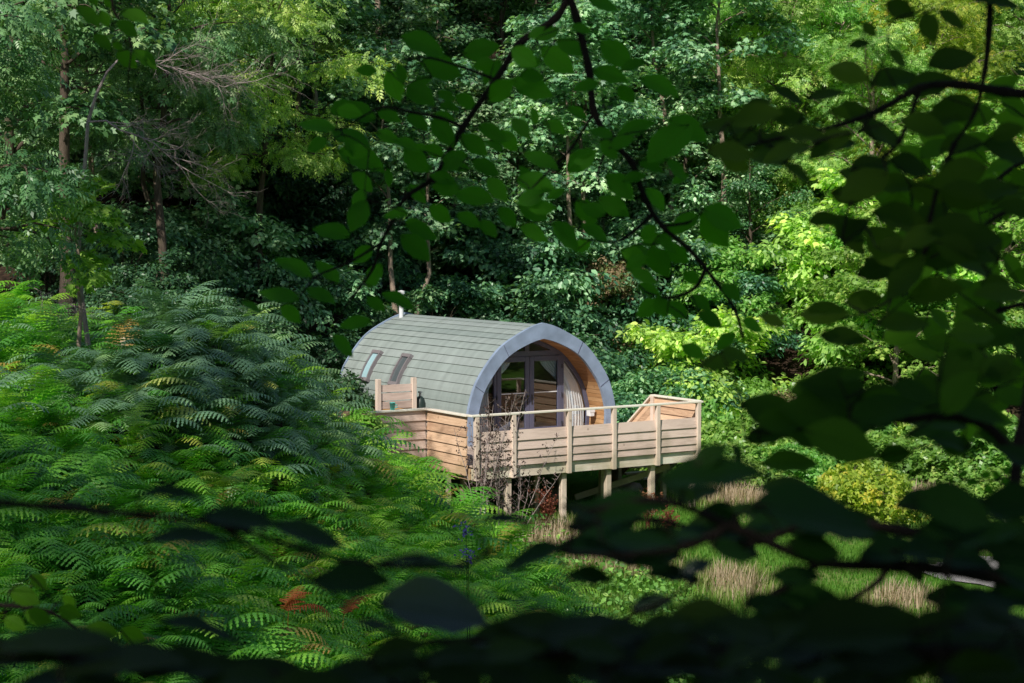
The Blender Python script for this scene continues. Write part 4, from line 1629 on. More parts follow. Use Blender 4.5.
dead(5, at(88, 122, 32), Vector((1.0, -0.15, -0.05)), 2.3, 'dead_branch', 'bare grey branch fan reaching right from the twin trunks, lower of two')
dead(9, at(118, 60, 32), Vector((1.0, -0.1, -0.25)), 2.0, 'dead_branch', 'bare grey branch fan under the hanging twig, upper of two')
# limb those dead branches spring from: a bare leaning trunk
x, y = px_x(78, 32), 32
z0 = gz(x, y)
mb = MB()
top = at(84, 60, 32)
q1, q2 = at(88, 122, 32), at(118, 60, 32)
mb.tube([(x + 0.28, y, z0 - 0.3), (x + 0.16, y, z0 + 0.8), (x + 0.05, y, z0 + 1.7), (x + 0.02, y, z0 + 2.4), tuple(q1), (q1.x + 0.16, 32, q1.z + 0.5), (q1.x + 0.36, 32, q1.z + 0.9), tuple(q2)], [0.05, 0.046, 0.042, 0.038, 0.034, 0.028, 0.022, 0.016], 8)
o = mb.obj('dead_tree', M['bark_dead'], None, smooth=True)
tag(o, 'thin bare grey trunk carrying the dead branches beside the stout trunk', 'dead tree')
# gnarled little branch at the left
dead(14, at(28, 285, 30), Vector((1, 0, -0.35)), 0.9, 'dead_branch', 'small gnarled bare branch low beside the stout trunk')

# understorey shrubs
SH = []
US_G = 'dark glossy shrubs behind the pod'
for px, Y, s, sz, v in ((395, 53, 1.0, 1.0, 0), (440, 55, 1.15, 1.1, 1), (490, 54.5, 1.1, 1.0, 2), (540, 55, 1.2, 1.25, 0), (590, 54, 1.15, 1.15, 1), (640, 52.5, 1.2, 1.0, 2), (690, 53.5, 1.1, 0.95, 0), (565, 58, 1.25, 1.3, 2), (650, 58, 1.3, 1.3, 1), (470, 60, 1.2, 1.2, 0), (730, 57, 1.2, 1.1, 1), (610, 50, 0.95, 0.8, 0), (360, 56, 1.1, 1.1, 2)):
    plant('shrub', 'evergreen_shrub', 'dark green glossy shrub in the thicket right behind the pod', 'shrub', px_x(px, Y), Y, s, sz, var=v, group=US_G)
WS_G = 'shady shrubs of the woodland floor'
for px, Y, s, v in ((180, 50, 1.1, 0), (240, 53, 1.2, 1), (300, 51, 1.1, 2), (125, 47, 0.9, 1), (265, 62, 1.3, 0), (200, 64, 1.3, 2), (330, 64, 1.3, 1), (100, 60, 1.2, 0), (150, 76, 1.3, 1), (260, 76, 1.3, 2), (440, 78, 1.3, 0), (540, 76, 1.3, 1), (650, 77, 1.3, 2), (760, 75, 1.3, 0), (50, 50, 1.0, 2), (480, 69, 1.2, 2), (620, 75, 1.2, 0)):
    plant('shrub', 'woodland_shrub', 'leafy shrub under the trees on the shaded woodland floor', 'shrub', px_x(px, Y), Y, s, var=v, leaf='leaf_syc', group=WS_G)
BR_G = 'brambles and scrub at the edge of the meadow'
for px, Y, s, sz, v, leaf in ((715, 46, 0.95, 0.9, 0, 'leaf_bramble'), (760, 47.5, 1.05, 1.1, 1, 'leaf_bramble'), (740, 44, 0.8, 0.7, 2, 'leaf_bramble'), (830, 49, 1.1, 1.1, 2, 'leaf_bramble'), (880, 48, 1.0, 1.0, 0, 'leaf_bramble'), (930, 47, 1.1, 1.0, 1, 'leaf_bramble'), (990, 47, 1.1, 1.1, 2, 'leaf_bramble'), (1035, 46, 1.1, 1.1, 0, 'leaf_bramble'), (790, 45, 0.9, 0.8, 1, 'leaf_bramble'), (680, 49, 1.0, 1.1, 1, 'leaf_bramble'), (845, 52, 1.2, 1.3, 0, 'leaf_bramble'), (960, 51, 1.2, 1.4, 1, 'leaf_bramble'), (700, 51, 1.0, 1.3, 2, 'leaf_bramble'), (770, 52, 1.1, 1.4, 2, 'leaf_bramble'), (650, 47.5, 0.8, 0.9, 0, 'leaf_bramble'), (1010, 42, 0.8, 0.7, 1, 'leaf_bramble')):
    plant('bramble', 'bramble_bush', 'bright green bramble bush in the scrub right of the deck', 'shrub', px_x(px, Y), Y, s, sz, var=v, leaf=leaf, group=BR_G)
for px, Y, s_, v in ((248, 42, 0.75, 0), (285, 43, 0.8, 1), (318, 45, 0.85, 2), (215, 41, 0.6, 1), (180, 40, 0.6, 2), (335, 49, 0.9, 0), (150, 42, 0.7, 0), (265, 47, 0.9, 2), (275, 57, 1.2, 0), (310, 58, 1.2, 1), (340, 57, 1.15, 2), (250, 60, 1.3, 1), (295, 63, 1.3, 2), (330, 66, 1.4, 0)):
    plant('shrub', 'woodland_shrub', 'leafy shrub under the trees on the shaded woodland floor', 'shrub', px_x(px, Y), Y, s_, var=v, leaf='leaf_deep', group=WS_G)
rs = random.Random(4)
for k in range(26):
    Y = rs.uniform(56, 92)
    px = rs.uniform(180, 700)
    plant('shrub', 'woodland_shrub', 'leafy shrub under the trees on the shaded woodland floor', 'shrub', px_x(px, Y), Y, rs.uniform(1.1, 1.7), var=rs.randrange(3), leaf='leaf_syc', group=WS_G)
SC_G = 'pale green scrub climbing the slope at right'
for k in range(44):
    Y = rs.uniform(53, 84)
    px = rs.uniform(690, 1040)
    plant('shrub', 'slope_shrub', 'pale green leafy shrub on the slope at right under the ash trees', 'shrub', px_x(px, Y), Y, rs.uniform(1.0, 1.7), var=rs.randrange(3), leaf=rs.choice(['leaf_bramble', 'leaf_bramble', 'leaf_ash', 'leaf_syc']), group=SC_G)
for px, Y, s_, v in ((760, 70, 0.95, 1), (830, 68, 1.0, 0), (905, 70, 1.0, 2), (985, 66, 0.95, 0), (1030, 66, 0.95, 1), (800, 76, 1.0, 2), (870, 78, 1.0, 1), (950, 78, 1.0, 0)):
    plant('ash', 'ash_tree', 'yellow green ash in the sunlit stand on the slope at right', 'tree', px_x(px, Y), Y, s_, var=v, leaf='leaf_ash', group='sunlit ashes on the slope at right')
plant('bramble', 'yellow_shrub', 'yellow green bushy shrub at the meadow edge under the dark boughs', 'shrub', px_x(865, 41), 41, 0.75, 0.95, var=1, leaf='leaf_yel')
plant('shrub', 'rusty_shrub', 'rust pink leaved shrub right of the deck, below the ash', 'shrub', px_x(803, 50), 50, 0.62, 0.95, var=1, leaf='leaf_red')
plant('shrub', 'rusty_shrub', 'reddish brown tinged shrub above the arch of the pod', 'shrub', px_x(602, 57), 57, 0.85, 1.12, var=2, leaf='leaf_red', dz=0.4)
plant('bramble', 'bank_shrub', 'small pale leafy shrub between the bracken crest and the pod roof', 'shrub', px_x(338, 37.5), 37.5, 0.5, 0.75, var=0, leaf='leaf_bramble')
plant('bramble', 'bank_shrub', 'little bush growing from the bank just below the left deck panel', 'shrub', px_x(350, 34.5), 34.5, 0.45, 0.5, var=2, leaf='leaf_bramble')

# trees opposite the pod (outside the frame at right, they stand in its glass)
for x, y, s in ((17, 24, 0.9), (23, 29, 1.0), (28, 21, 1.0), (22, 15, 0.9)):
    plant('sycamore', 'sycamore_tree', 'dark green broadleaf tree on the right side of the valley', 'tree', x, y, s, leaf='leaf_bramble', group='trees on the right side of the valley')
# tall beeches behind and left of the viewpoint: their crowns shade the bank and the near boughs
mb, C, O = grow(91, 20.0, 5.5, bare=0.5, nl=22, up=15, droop=0.4)
BT = mb.mesh('beech_trunk', True)
BC = crown_mesh('beech_crown', C, O, T_OVAL, 42, 0.34, 1.35, 0.4, 0.5, 0.3, 91)
BC2 = crown_mesh('beech_crown', C, O, T_OVAL, 30, 0.30, 1.0, 0.5, 0.5, 0.3, 92, keep=0.28)
for x, y, s, sz in ((-9.5, 2.5, 0.95, 1.0), (-10.2, 8.5, 0.9, 0.95), (-3.5, -5.5, 1.05, 1.0), (3.8, -6.0, 1.0, 1.0), (-1.5, -12.0, 1.1, 1.15), (-10.5, -4, 1.05, 1.1)):
    t = thing('beech_tree', 'tall beech with high spreading crown beside the viewpoint', 'tree', (x, y, gz(x, y)), random.uniform(0, 6), 'tall beeches around the viewpoint')
    t.scale = (s, s, sz)
    add('trunk', with_mat(BT, 'bark'), None, t)
    add('crown', with_mat(BC2 if x < -5 else BC, 'leaf_shrub'), None, t)

# ------------------------------------------------------------------ bracken
def frond_template(seed, npin, m, L=1.25):
    rr = random.Random(seed)
    V, F3 = [], []
    n = 22
    pts, tang = [], []
    p = np.zeros(3)
    bend = rr.uniform(95, 140)
    for i in range(n + 1):
        s = i / n
        th = R(8 + bend * s ** 1.25)
        d = np.array((0, math.sin(th), math.cos(th)))
        pts.append(p.copy())
        tang.append(d)
        p = p + d * L / n
    pts = np.array(pts)
    tang = np.array(tang)

    def samp(s):
        f = s * n
        i = min(int(f), n - 1)
        return pts[i] * (1 - f + i) + pts[i + 1] * (f - i), tang[i]
    # rachis ribbon
    for i in range(n):
        a, b = pts[i], pts[i + 1]
        w0, w1 = 0.007 * (1 - 0.8 * i / n), 0.007 * (1 - 0.8 * (i + 1) / n)
        k = len(V)
        V += [a + (-w0, 0, 0), a + (w0, 0, 0), b + (w1, 0, 0), b + (-w1, 0, 0)]
        F3.append((k, k + 1, k + 2, k + 3))
    for q in range(npin):
        t = (q + 0.5) / npin
        s = 0.30 + 0.69 * t
        pl = 0.31 * L * (1 - t) ** 0.75 * min(1, 0.55 + 2.2 * t) + 0.02
        for sg in (1, -1):
            b, d = samp(min(s + (0.012 if sg > 0 else 0), 0.999))
            nn = np.cross(np.array((1.0, 0, 0)), d)
            side = np.array((sg * 1.0, 0, 0))
            dirn = side * 0.88 + d * 0.42
            dirn = dirn / np.linalg.norm(dirn)
            dr = rr.uniform(0.15, 0.5)
            spn = 0.021 * L * (1 - t) ** 0.5 + 0.006
            for j in range(m):
                u0, u1 = j / m, (j + 1) / m
                for s2 in (1, -1):
                    um = (u0 + u1) / 2
                    p0 = b + dirn * pl * u0 + np.array((0, 0, -dr * pl * u0 ** 1.6))
                    p1 = b + dirn * pl * u1 + np.array((0, 0, -dr * pl * u1 ** 1.6))
                    wl = spn * (1 - u0) ** 0.7 + 0.004
                    lat = np.cross(dirn, nn)
                    lat = lat / np.linalg.norm(lat) * s2
                    tip = (p0 + p1) / 2 + lat * wl + dirn * wl * 0.45 + np.array((0, 0, -0.25 * wl))
                    mid = p0 + lat * wl * 0.55 + dirn * wl * 0.1
                    k = len(V)
                    V += [p0, p1, tip, mid]
                    F3.append((k, k + 1, k + 2, k + 3) if s2 * sg > 0 else (k + 3, k + 2, k + 1, k))
    return np.array(V), [np.array(F3)]


FT_NEAR = [frond_template(s, 15, 6) for s in (1, 2, 3, 4)]
FT_MID = [frond_template(s, 15, 4) for s in (11, 12, 13, 14, 15, 16)]
FT_FAR = [frond_template(s, 13, 4) for s in (5, 6, 7, 8)]


def place_fronds(P, yaw, pitch, S, tint, tmpls, r):
    """Fronds rooted at P, arching towards yaw; returns V, F, tint."""
    out_v, out_f, out_t = [], [], []
    which = r.integers(0, len(tmpls), len(P))
    base = 0
    for k, (tv, tf) in enumerate(tmpls):
        sel = which == k
        n = sel.sum()
        if not n:
            continue
        h = np.stack([np.cos(yaw[sel]), np.sin(yaw[sel]), np.zeros(n)], 1)
        up = np.array([0, 0, 1.0])[None] * np.cos(pitch[sel])[:, None] + h * np.sin(pitch[sel])[:, None]
        D = h * np.cos(pitch[sel])[:, None] - np.array([0, 0, 1.0])[None] * np.sin(pitch[sel])[:, None]
        V, F, t = scatter((tv, tf), P[sel], up, D, S[sel], tint[sel])
        # lighter tips
        out_v.append(V)
        out_f += [f + base for f in F]
        out_t.append(t)
        base += len(V)
    return np.concatenate(out_v), out_f, np.concatenate(out_t)


def in_view(x, y, lo=-0.36, hi=0.36):
    return (x / np.maximum(y, 0.1) > lo) & (x / np.maximum(y, 0.1) < hi)


def bank_points(n, y0, y1, r):
    """Random points on the bank, kept where bracken grows."""
    y = r.uniform(y0, y1, n)
    x = r.uniform(-0.36 * 1, 0.06, n) * y
    x = np.where(r.random(n) < 0.0, x, x)
    # right limit of the bracken: runs out toward the deck's left corner
    lim = 0.55 + 0.03 * (y - 22)
    lim = np.where(y < 20, 0.6 + 0.05 * (20 - y), lim)
    lim = np.where(y > 29, 0.76 - 0.20 * (y - 29), lim)
    k = x < lim + r.normal(0, 0.25, n)
    # keep off the pod pad
    u = (x - POD.x) * CU.x + (y - POD.y) * CU.y
    w = (x - POD.x) * CW.x + (y - POD.y) * CW.y
    k &= ~((u > -5.9) & (u < 3) & (w > -3.4) & (w < 8))
    k &= in_view(x, y)
    return x[k], y[k]


r = np.random.default_rng(5)


def bracken_mass(name, label, matn, passes, blue):
    Vs, Fs, Ts = [], [], []
    base = 0
    for (n, y0, y1, tm, sc0) in passes:
        x, y = bank_points(n, y0, y1, r)
        # sky sheen is coloured into the upper mound's long fronds, the foot stays lime green
        ypx = 235 + (CAMZ - ground(x, y) - 0.5) / y * FPX
        xpx = 512 + x / y * FPX
        m = np.exp(-(((xpx - 215) / 190) ** 2)) * (1 - sstep(385, 470, ypx - 0.18 * (xpx - 250))) * 0.9
        k = (r.random(len(x)) < m) if blue else (r.random(len(x)) > m * 0.9)
        x, y = x[k], y[k]
        P = np.stack([x, y, ground(x, y) - 0.05], 1)
        yaw = np.where(r.random(len(x)) < (0.85 if blue else 0.6), r.normal(-0.75, 0.6, len(x)), r.uniform(0, 6.28, len(x)))
        pit = np.clip(r.normal(0.22 if blue else 0.12, 0.28, len(x)), -0.4, 0.8)
        S = sc0 * np.clip(r.lognormal(-0.05, 0.42, len(x)), 0.4, 2.0)
        tint = np.clip(0.36 + 0.10 * sstep(-4, 0, x) + 0.14 * np.sin(0.9 * x + 0.5 * y) * np.cos(0.35 * y) + r.normal(0, 0.15, len(x)), 0, 0.8)
        tint = np.where(r.random(len(x)) < (0.012 if blue else 0.05), r.uniform(0.8, 1.0, len(x)), tint)
        v, f, t = place_fronds(P, yaw, pit, S, tint, tm, r)
        Vs.append(v)
        Fs += [q + base for q in f]
        Ts.append(t)
        base += len(v)
    o = add(name, bulk_mesh(name, np.concatenate(Vs), Fs, np.concatenate(Ts)), M[matn])
    o['kind'] = 'stuff'
    o['label'] = label


bracken_mass('bracken', 'bank of bright green bracken sloping down from the left to the meadow', 'fern', ((9000, 5.5, 16, FT_NEAR, 0.33), (10500, 16, 29, FT_FAR, 0.46), (4500, 29, 42, FT_FAR, 0.7)), False)
bracken_mass('bracken', 'mound of long drooping bracken fronds tinted with bluish sky sheen left of the pod', 'fern_skysheen', ((17000, 16, 30, FT_MID, 0.54), (3000, 30, 38, FT_FAR, 0.65)), True)


def fern_plant(px, py, Y, nfr, s, matn, name, label, yaw0=None, group=None, spread=2.0, cat='fern'):
    p = at(px, py, Y)
    r_ = np.random.default_rng(int(px * 7 + py))
    g0 = gz(p.x, p.y)
    yaw = r_.uniform(0, 6.28, nfr) if yaw0 is None else r_.normal(yaw0, spread * 0.3, nfr)
    V, F, t = place_fronds(r_.normal(0, 0.04, (nfr, 3)) * [1, 1, 0], yaw, np.clip(r_.normal(0.05, 0.15, nfr), -.2, .5), s * r_.uniform(0.8, 1.1, nfr), np.clip(r_.normal(0.55, 0.2, nfr), 0, 1), FT_NEAR, r_)
    o = add(name, bulk_mesh(name, V, F, t), M[matn])
    o.location = (p.x, p.y, max(g0 - 0.02, p.z - 0.75 * s))
    tag(o, label, cat, group)
    return o


fern_plant(128, 405, 17.5, 4, 0.6, 'fern_lime', 'bracken_fern', 'lime green upright bracken frond cluster among darker fronds on the bank at left')
fern_plant(225, 460, 17, 4, 0.6, 'fern_lime', 'bracken_fern', 'lighter green bracken plume in the middle of the bank')
fern_plant(285, 588, 12.5, 3, 0.38, 'fern_dead', 'bracken_fern', 'orange brown dead bracken frond low on the bank', yaw0=0.2)
fern_plant(338, 600, 13, 2, 0.3, 'fern_dead', 'bracken_fern', 'small tuft of orange dead bracken right of the larger one', yaw0=0.2)
fern_plant(215, 318, 25, 6, 0.8, 'fern_lime', 'bracken_fern', 'bright bracken fronds on the crest of the bank before the dark wood')

# ------------------------------------------------------------------ meadow grass
def blades(x, y, hgt, tint, r, w=0.010):
    n = len(x)
    z = ground(x, y)
    a = r.uniform(0, 6.28, n)
    ln = r.uniform(0.1, 0.6, n)
    side = np.stack([np.cos(a + 1.57), np.sin(a + 1.57), np.zeros(n)], 1) * w
    d = np.stack([np.cos(a), np.sin(a), np.zeros(n)], 1)
    b = np.stack([x, y, z - 0.02], 1)
    m = b + d * (hgt * ln * 0.35)[:, None] + np.array([0, 0, 1.0]) * (hgt * 0.6)[:, None]
    t = b + d * (hgt * ln)[:, None] + np.array([0, 0, 1.0]) * hgt[:, None]
    V = np.stack([b - side, b + side, m + side * 0.7, m - side * 0.7, t], 1)
    k = np.arange(n)[:, None] * 5
    return V.reshape(-1, 3), [k + np.array([[0, 1, 2, 3]]), k + np.array([[3, 2, 4]])], np.repeat(tint, 5)


r = np.random.default_rng(8)
n = 90000
y = r.uniform(24, 50, n)
x = r.uniform(-0.06, 0.34, n) * y
u = (x - POD.x) * CU.x + (y - POD.y) * CU.y
w = (x - POD.x) * CW.x + (y - POD.y) * CW.y
lim = 0.3 + 0.0 * y
k = (x > lim - 0.6) & ~((u > -4) & (u < 2.1) & (w > -0.5) & (w < 7))
# off the track
pc = np.interp(x, [c[0] for c in cl], [c[1] for c in cl])
k &= (np.abs(y - pc) > 1.45) | (x < 8.4)
x, y = x[k], y[k]
straw = np.sin(0.55 * x + 1.7 * np.sin(0.4 * y)) + np.sin(0.8 * y + 0.6 * x + 2.0) * 0.8
straw = sstep(0.55, 1.3, straw + r.normal(0, 0.35, len(x)))
# the pale dry strip before the deck and down to the path
pale = np.exp(-(((x - 1.2) / 1.3) ** 2 + ((y - 36.3) / 1.6) ** 2))
for qx, qy, a_, b_ in ((4.3, 33.6, 0.8, 1.6), (7.1, 31.8, 0.9, 0.9), (6.9, 28.2, 0.9, 1.3), (2.5, 35.0, 0.9, 0.8), (9.6, 45.0, 2.5, 1.5), (5.2, 41.5, 1.2, 1.2)):
    pale = pale + np.exp(-(((x - qx) / a_) ** 2 + ((y - qy) / b_) ** 2))
mix = np.clip(straw * 0.3 + pale * 1.15 + r.normal(0, 0.06, len(x)), 0, 1)
tint = np.clip(0.2 + 0.62 * mix + r.normal(0, 0.08, len(x)), 0, 1)
hgt = (0.10 + 0.30 * mix) * r.uniform(0.5, 1.4, len(x))
V, F, t = blades(x, y, hgt, tint, r, 0.012)
o = add('grass', bulk_mesh('grass', V, F, t), M['grass'])
o['kind'] = 'stuff'
o['label'] = 'short green and straw coloured grass on the valley floor'
# weedy low herbs in the grass and below the bracken
r = np.random.default_rng(18)
n = 9000
y = r.uniform(18, 40, n)
x = r.uniform(-0.05, 0.2, n) * y
k = (x > -0.6) & (x < 3.0 + 0.05 * (40 - y)) & (y < 37.5 - 0.3 * x)
x, y = x[k], y[k]
P = np.stack([x, y, ground(x, y) + r.uniform(0.05, 0.42, len(x))], 1)
V, F, t = scatter(T_OVAL, P, r.normal(0, 0.5, (len(x), 3)) + [0, -0.2, 1], r.normal(0, 1, (len(x), 3)), r.uniform(0.06, 0.16, len(x)), np.clip(r.normal(0.5, 0.25, len(x)), 0, 1))
o = add('undergrowth', bulk_mesh('undergrowth', V, F, t), M['leaf_bramble'])
o['kind'] = 'stuff'
o['label'] = 'low leafy weeds between the bracken and the meadow'

# dried seed-head plants before the deck
def seed_plant(px, Y, base_py, h, n, name, label, mt='seed', seed=1, spread=0.35, grp=None):
    rr = random.Random(seed)
    p = at(px, base_py, Y)
    p.z = gz(p.x, p.y)
    t = thing(name, label, 'plant', p, 0, grp)
    mb = MB()
    P, D = [], []
    for k in range(n):
        a = rr.uniform(0, 6.28)
        lean = rr.uniform(0.05, spread)
        hh = h * rr.uniform(0.6, 1.05)
        pts = [Vector((0.05 * math.cos(a), 0.05 * math.sin(a), -0.05))]
        for i in range(1, 7):
            s = i / 6
            pts.append(Vector((math.cos(a) * lean * hh * s ** 1.3 + rr.gauss(0, .012), math.sin(a) * lean * hh * s ** 1.3 + rr.gauss(0, .012), hh * s)))
        mb.tube(pts, [0.012 - 0.0014 * i for i in range(7)], 4, cap=False)
        for q in range(13):
            s = 2.2 + 3.8 * q / 13
            i = min(int(s), 5)
            b = pts[i].lerp(pts[i + 1], s - i)
            aa = rr.uniform(0, 6.28)
            d = Vector((math.cos(aa), math.sin(aa), rr.uniform(0.5, 1.4))).normalized()
            e = b + d * rr.uniform(0.10, 0.30)
            mb.tube([b, b.lerp(e, .5) + Vector((0, 0, -0.01)), e], [0.004, 0.003, 0.002], 3, cap=False)
            for c in range(5):
                P.append(tuple(b.lerp(e, rr.uniform(0.4, 1.05)) + Vector((rr.gauss(0, .02), rr.gauss(0, .02), rr.gauss(0, .02)))))
                D.append((rr.gauss(0, 1), rr.gauss(0, 1), rr.gauss(0.5, 1)))
    mb.obj('stem', M['bark_dead'] if mt == 'seed' else M[mt], t)
    rg = np.random.default_rng(seed)
    m = len(P)
    V, F, tt = scatter(T_OVAL, np.array(P), rg.normal(0, 1, (m, 3)), np.array(D), rg.uniform(0.035, 0.075, m), rg.random(m))
    add('foliage', bulk_mesh('foliage', V, F, tt), M[mt], t)


seed_plant(480, 35.6, 500, 3.2, 9, 'dried_weed', 'tall dried weed with brown seed heads before the left corner of the deck', seed=3)
seed_plant(499, 36.0, 500, 3.0, 9, 'dried_weed', 'dried branching weed before the first bay of the balustrade, right of the tallest one', seed=4)
seed_plant(518, 36.3, 505, 2.4, 7, 'dried_weed', 'lower dried weed leaning right before the balustrade', seed=5, spread=0.6)
seed_plant(548, 37.6, 520, 0.85, 7, 'red_dock', 'rust red dock stems in the dry grass under the left end of the deck', 'dock', 6, 0.5)
seed_plant(648, 38.2, 520, 0.8, 6, 'red_dock', 'rust red dock stems beside the post under the right of the deck', 'dock', 7, 0.5)
seed_plant(668, 37.6, 525, 0.6, 4, 'red_dock', 'small tuft of red dock right of the larger red stems', 'dock', 8, 0.5)


def flower(px, py, Y, label, seed):
    p = at(px, py, Y)
    g0 = gz(p.x, p.y)
    p0 = Vector((p.x, p.y, g0))
    t = thing('wildflower', label, 'flower', p0)
    hh = max(0.4, p.z - g0)
    MB().tube([(0, 0, -0.05), (0.02, 0, hh * .5), (0, 0, hh)], [0.008, 0.007, 0.005], 5).obj('stem', M['grass'], t)
    rg = np.random.default_rng(seed)
    n = 40
    P = rg.normal(0, 0.05, (n, 3)) + [0, 0, hh]
    V, F, tt = scatter(T_OVAL, P, rg.normal(0, 1, (n, 3)), rg.normal(0, 1, (n, 3)), rg.uniform(0.03, 0.06, n))
    add('bloom', bulk_mesh('bloom', V, F, tt), M['flower'], t)


flower(468, 553, 20, 'violet blue flower head in the bracken, lower of two', 1)
flower(466, 531, 21, 'violet blue flower head in the bracken, upper of two', 2)
# ------------------------------------------------------------------ near beech boughs
def leaf_grid():
    """A beech leaf, 1 long: pointed oval, folded on the midrib, wavy margin. -> verts, quads, uv"""
    prof = [(0.0, 0.015), (0.06, 0.10), (0.16, 0.205), (0.30, 0.285), (0.46, 0.315), (0.62, 0.285), (0.77, 0.205), (0.89, 0.105), (0.96, 0.04), (1.0, 0.004)]
    V, UV = [], []
    cols = (-1, -0.5, 0, 0.5, 1)
    for i, (y, w) in enumerate(prof):
        for c in cols:
            V.append((c * w * (1 + (0.035 if i % 2 else -0.035) * (abs(c) == 1)), y, 0.16 * abs(c) * w + 0.012 * math.sin(i * 2.1) * (abs(c) == 1) - 0.10 * (y - 0.35) ** 2))
            UV.append((c * w, y))
    F = []
    k = len(cols)
    for i in range(len(prof) - 1):
        for j in range(k - 1):
            F.append((i * k + j, i * k + j + 1, (i + 1) * k + j + 1, (i + 1) * k + j))
    return np.array(V), np.array(F), np.array(UV)


LV, LF, LUV = leaf_grid()
RIGHT = Vector((1, 0, 0))
UPV = Vector((0, math.sin(PITCH), math.cos(PITCH)))
FWD = Vector((0, math.cos(PITCH), -math.sin(PITCH)))


def bough(name, label, stems, leaves, d, leafmat_, seed, dvar=0.12, cat='branch', group=None, stalk=0.0022, join=True, maxreach=0.35):
    """A leafy bough standing d metres from the viewpoint.
    stems: [(points [(x, y[, dist])...], start radius m, end radius m)], leaves: (bx, by, tx, ty, width) seen from the viewpoint."""
    rr = random.Random(seed)
    root = None
    mb = MB()
    nodes = []
    for pts, r0, r1 in stems:
        P = []
        for p in pts:
            dd = p[2] if len(p) > 2 else d
            P.append(at(p[0], p[1], dd))
        S_ = []
        for i in range(len(P) - 1):
            p0, p1, p2, p3 = P[max(i - 1, 0)], P[i], P[i + 1], P[min(i + 2, len(P) - 1)]
            for k in range(4):
                t = k / 4
                S_.append(0.5 * ((2 * p1) + (p2 - p0) * t + (2 * p0 - 5 * p1 + 4 * p2 - p3) * t * t + (3 * p1 - p0 - 3 * p2 + p3) * t ** 3))
        S_.append(P[-1])
        n = len(S_)
        mb.tube(S_, [(r0 + (r1 - r0) * i / (n - 1)) * (1 + 0.22 * (i % 4 == 0)) for i in range(n)], 7)
        nodes += S_
    V, F, UV, T = [], [], [], []
    base = 0
    L3 = []
    for (bx, by, tx, ty, w) in leaves:
        dd = d * (1 + rr.uniform(-dvar, dvar))
        b = at(bx, by, dd)
        lp = math.hypot(tx - bx, ty - by)
        slope = rr.uniform(-0.35, 0.35)
        tip = at(tx, ty, dd * (1 + slope * lp / FPX))
        L3.append((b, tip, w * dd / FPX))
    L3.sort(key=lambda q: min((q[0] - n_).length for n_ in nodes))
    for b, tip, w in L3:
        ax = tip - b
        Ln = ax.length
        ax.normalize()
        # tilt about the long axis so that the blade shows the width seen
        full = 0.63 * Ln
        c = max(0.12, min(1.0, w / full))
        tilt = math.acos(c)
        view = (b + tip) * 0.5 - Vector((0, 0, CAMZ))
        view.normalize()
        face = -(view - ax * view.dot(ax)).normalized()     # face-on normal
        side = ax.cross(face).normalized()
        # lean the blade so that its upper side looks at the sky
        sgn = 1 if side.z < 0 else -1
        nn = (face * math.cos(tilt) - side * math.sin(tilt) * sgn).normalized()
        if nn.z < 0 and rr.random() < 0.85:
            nn = -nn
        sd = ax.cross(nn).normalized()
        k = len(V)
        curl = rr.uniform(0.6, 1.8)
        for v in LV:
            p = b + ax * (v[1] * Ln) + sd * (v[0] * Ln) + nn * (v[2] * Ln * curl)
            V.append(tuple(p))
        F.append(LF + k)
        UV.append(LUV)
        T += [min(1, max(0, rr.gauss(0.5, 0.25)))] * len(LV)
        # stalk back to the nearest wood
        if join:
            near = min(nodes, key=lambda n_: (n_ - b).length)
            dist = (near - b).length
            if 0.002 < dist < maxreach:
                m1 = near.lerp(b, 0.5) + Vector((rr.uniform(-.06, .06), rr.uniform(-.06, .06), rr.uniform(-0.02, .08))) * dist
                tr = stalk * min(1.0, 0.45 + dist * 2)
                mb.tube([near, near.lerp(m1, .5) + Vector((0, 0, .02)) * dist, m1, b.lerp(m1, 0.4), b, b.lerp(tip, 0.12)], [tr, tr * .85, tr * .7, tr * .6, tr * .5, tr * .3], 5, cap=False)
                nodes.append(b)
                nodes.append(m1)
    o0 = Vector(stems[0][0][0][:2] + (0,)) if False else None
    org = at(stems[0][0][0][0], stems[0][0][0][1], stems[0][0][0][2] if len(stems[0][0][0]) > 2 else d)
    t = thing(name, label, cat, org, 0, group)
    mb.v = [tuple(Vector(v) - org) for v in mb.v]
    mb.obj('stem', M['bark_dark'], t, smooth=True)
    V = np.array(V) - np.array(org)
    FF = np.concatenate(F)
    me = bulk_mesh('foliage', V, [FF], np.array(T), smooth=True)
    uvl = me.uv_layers.new(name='UVMap')
    uva = np.concatenate(UV)[FF.ravel()]
    uvl.data.foreach_set('uv', uva.astype(np.float32).ravel())
    add('foliage', me, M[leafmat_], t)
    return t


def inpoly(x, y, poly):
    c = False
    j = len(poly) - 1
    for i in range(len(poly)):
        xi, yi = poly[i]
        xj, yj = poly[j]
        if (yi > y) != (yj > y) and x < (xj - xi) * (y - yi) / (yj - yi) + xi:
            c = not c
        j = i
    return c


GAPS = [(640, 602, 62, 24), (735, 588, 36, 30), (842, 545, 48, 15), (905, 585, 38, 26), (942, 652, 46, 18), (985, 572, 32, 16), (735, 658, 40, 10), (620, 660, 40, 9), (555, 532, 32, 26), (600, 560, 26, 10), (700, 400, 44, 44),
        (800, 440, 30, 12), (862, 478, 60, 22), (942, 472, 36, 18), (640, 520, 22, 8), (800, 358, 40, 26), (905, 440, 30, 12), (790, 215, 46, 26), (800, 290, 34, 34), (800, 70, 50, 30), (905, 35, 24, 30), (760, 40, 50, 36)]


def in_gap(x, y):
    return any(((x - a) / p) ** 2 + ((y - b) / q) ** 2 < 1.25 for a, b, p, q in GAPS)


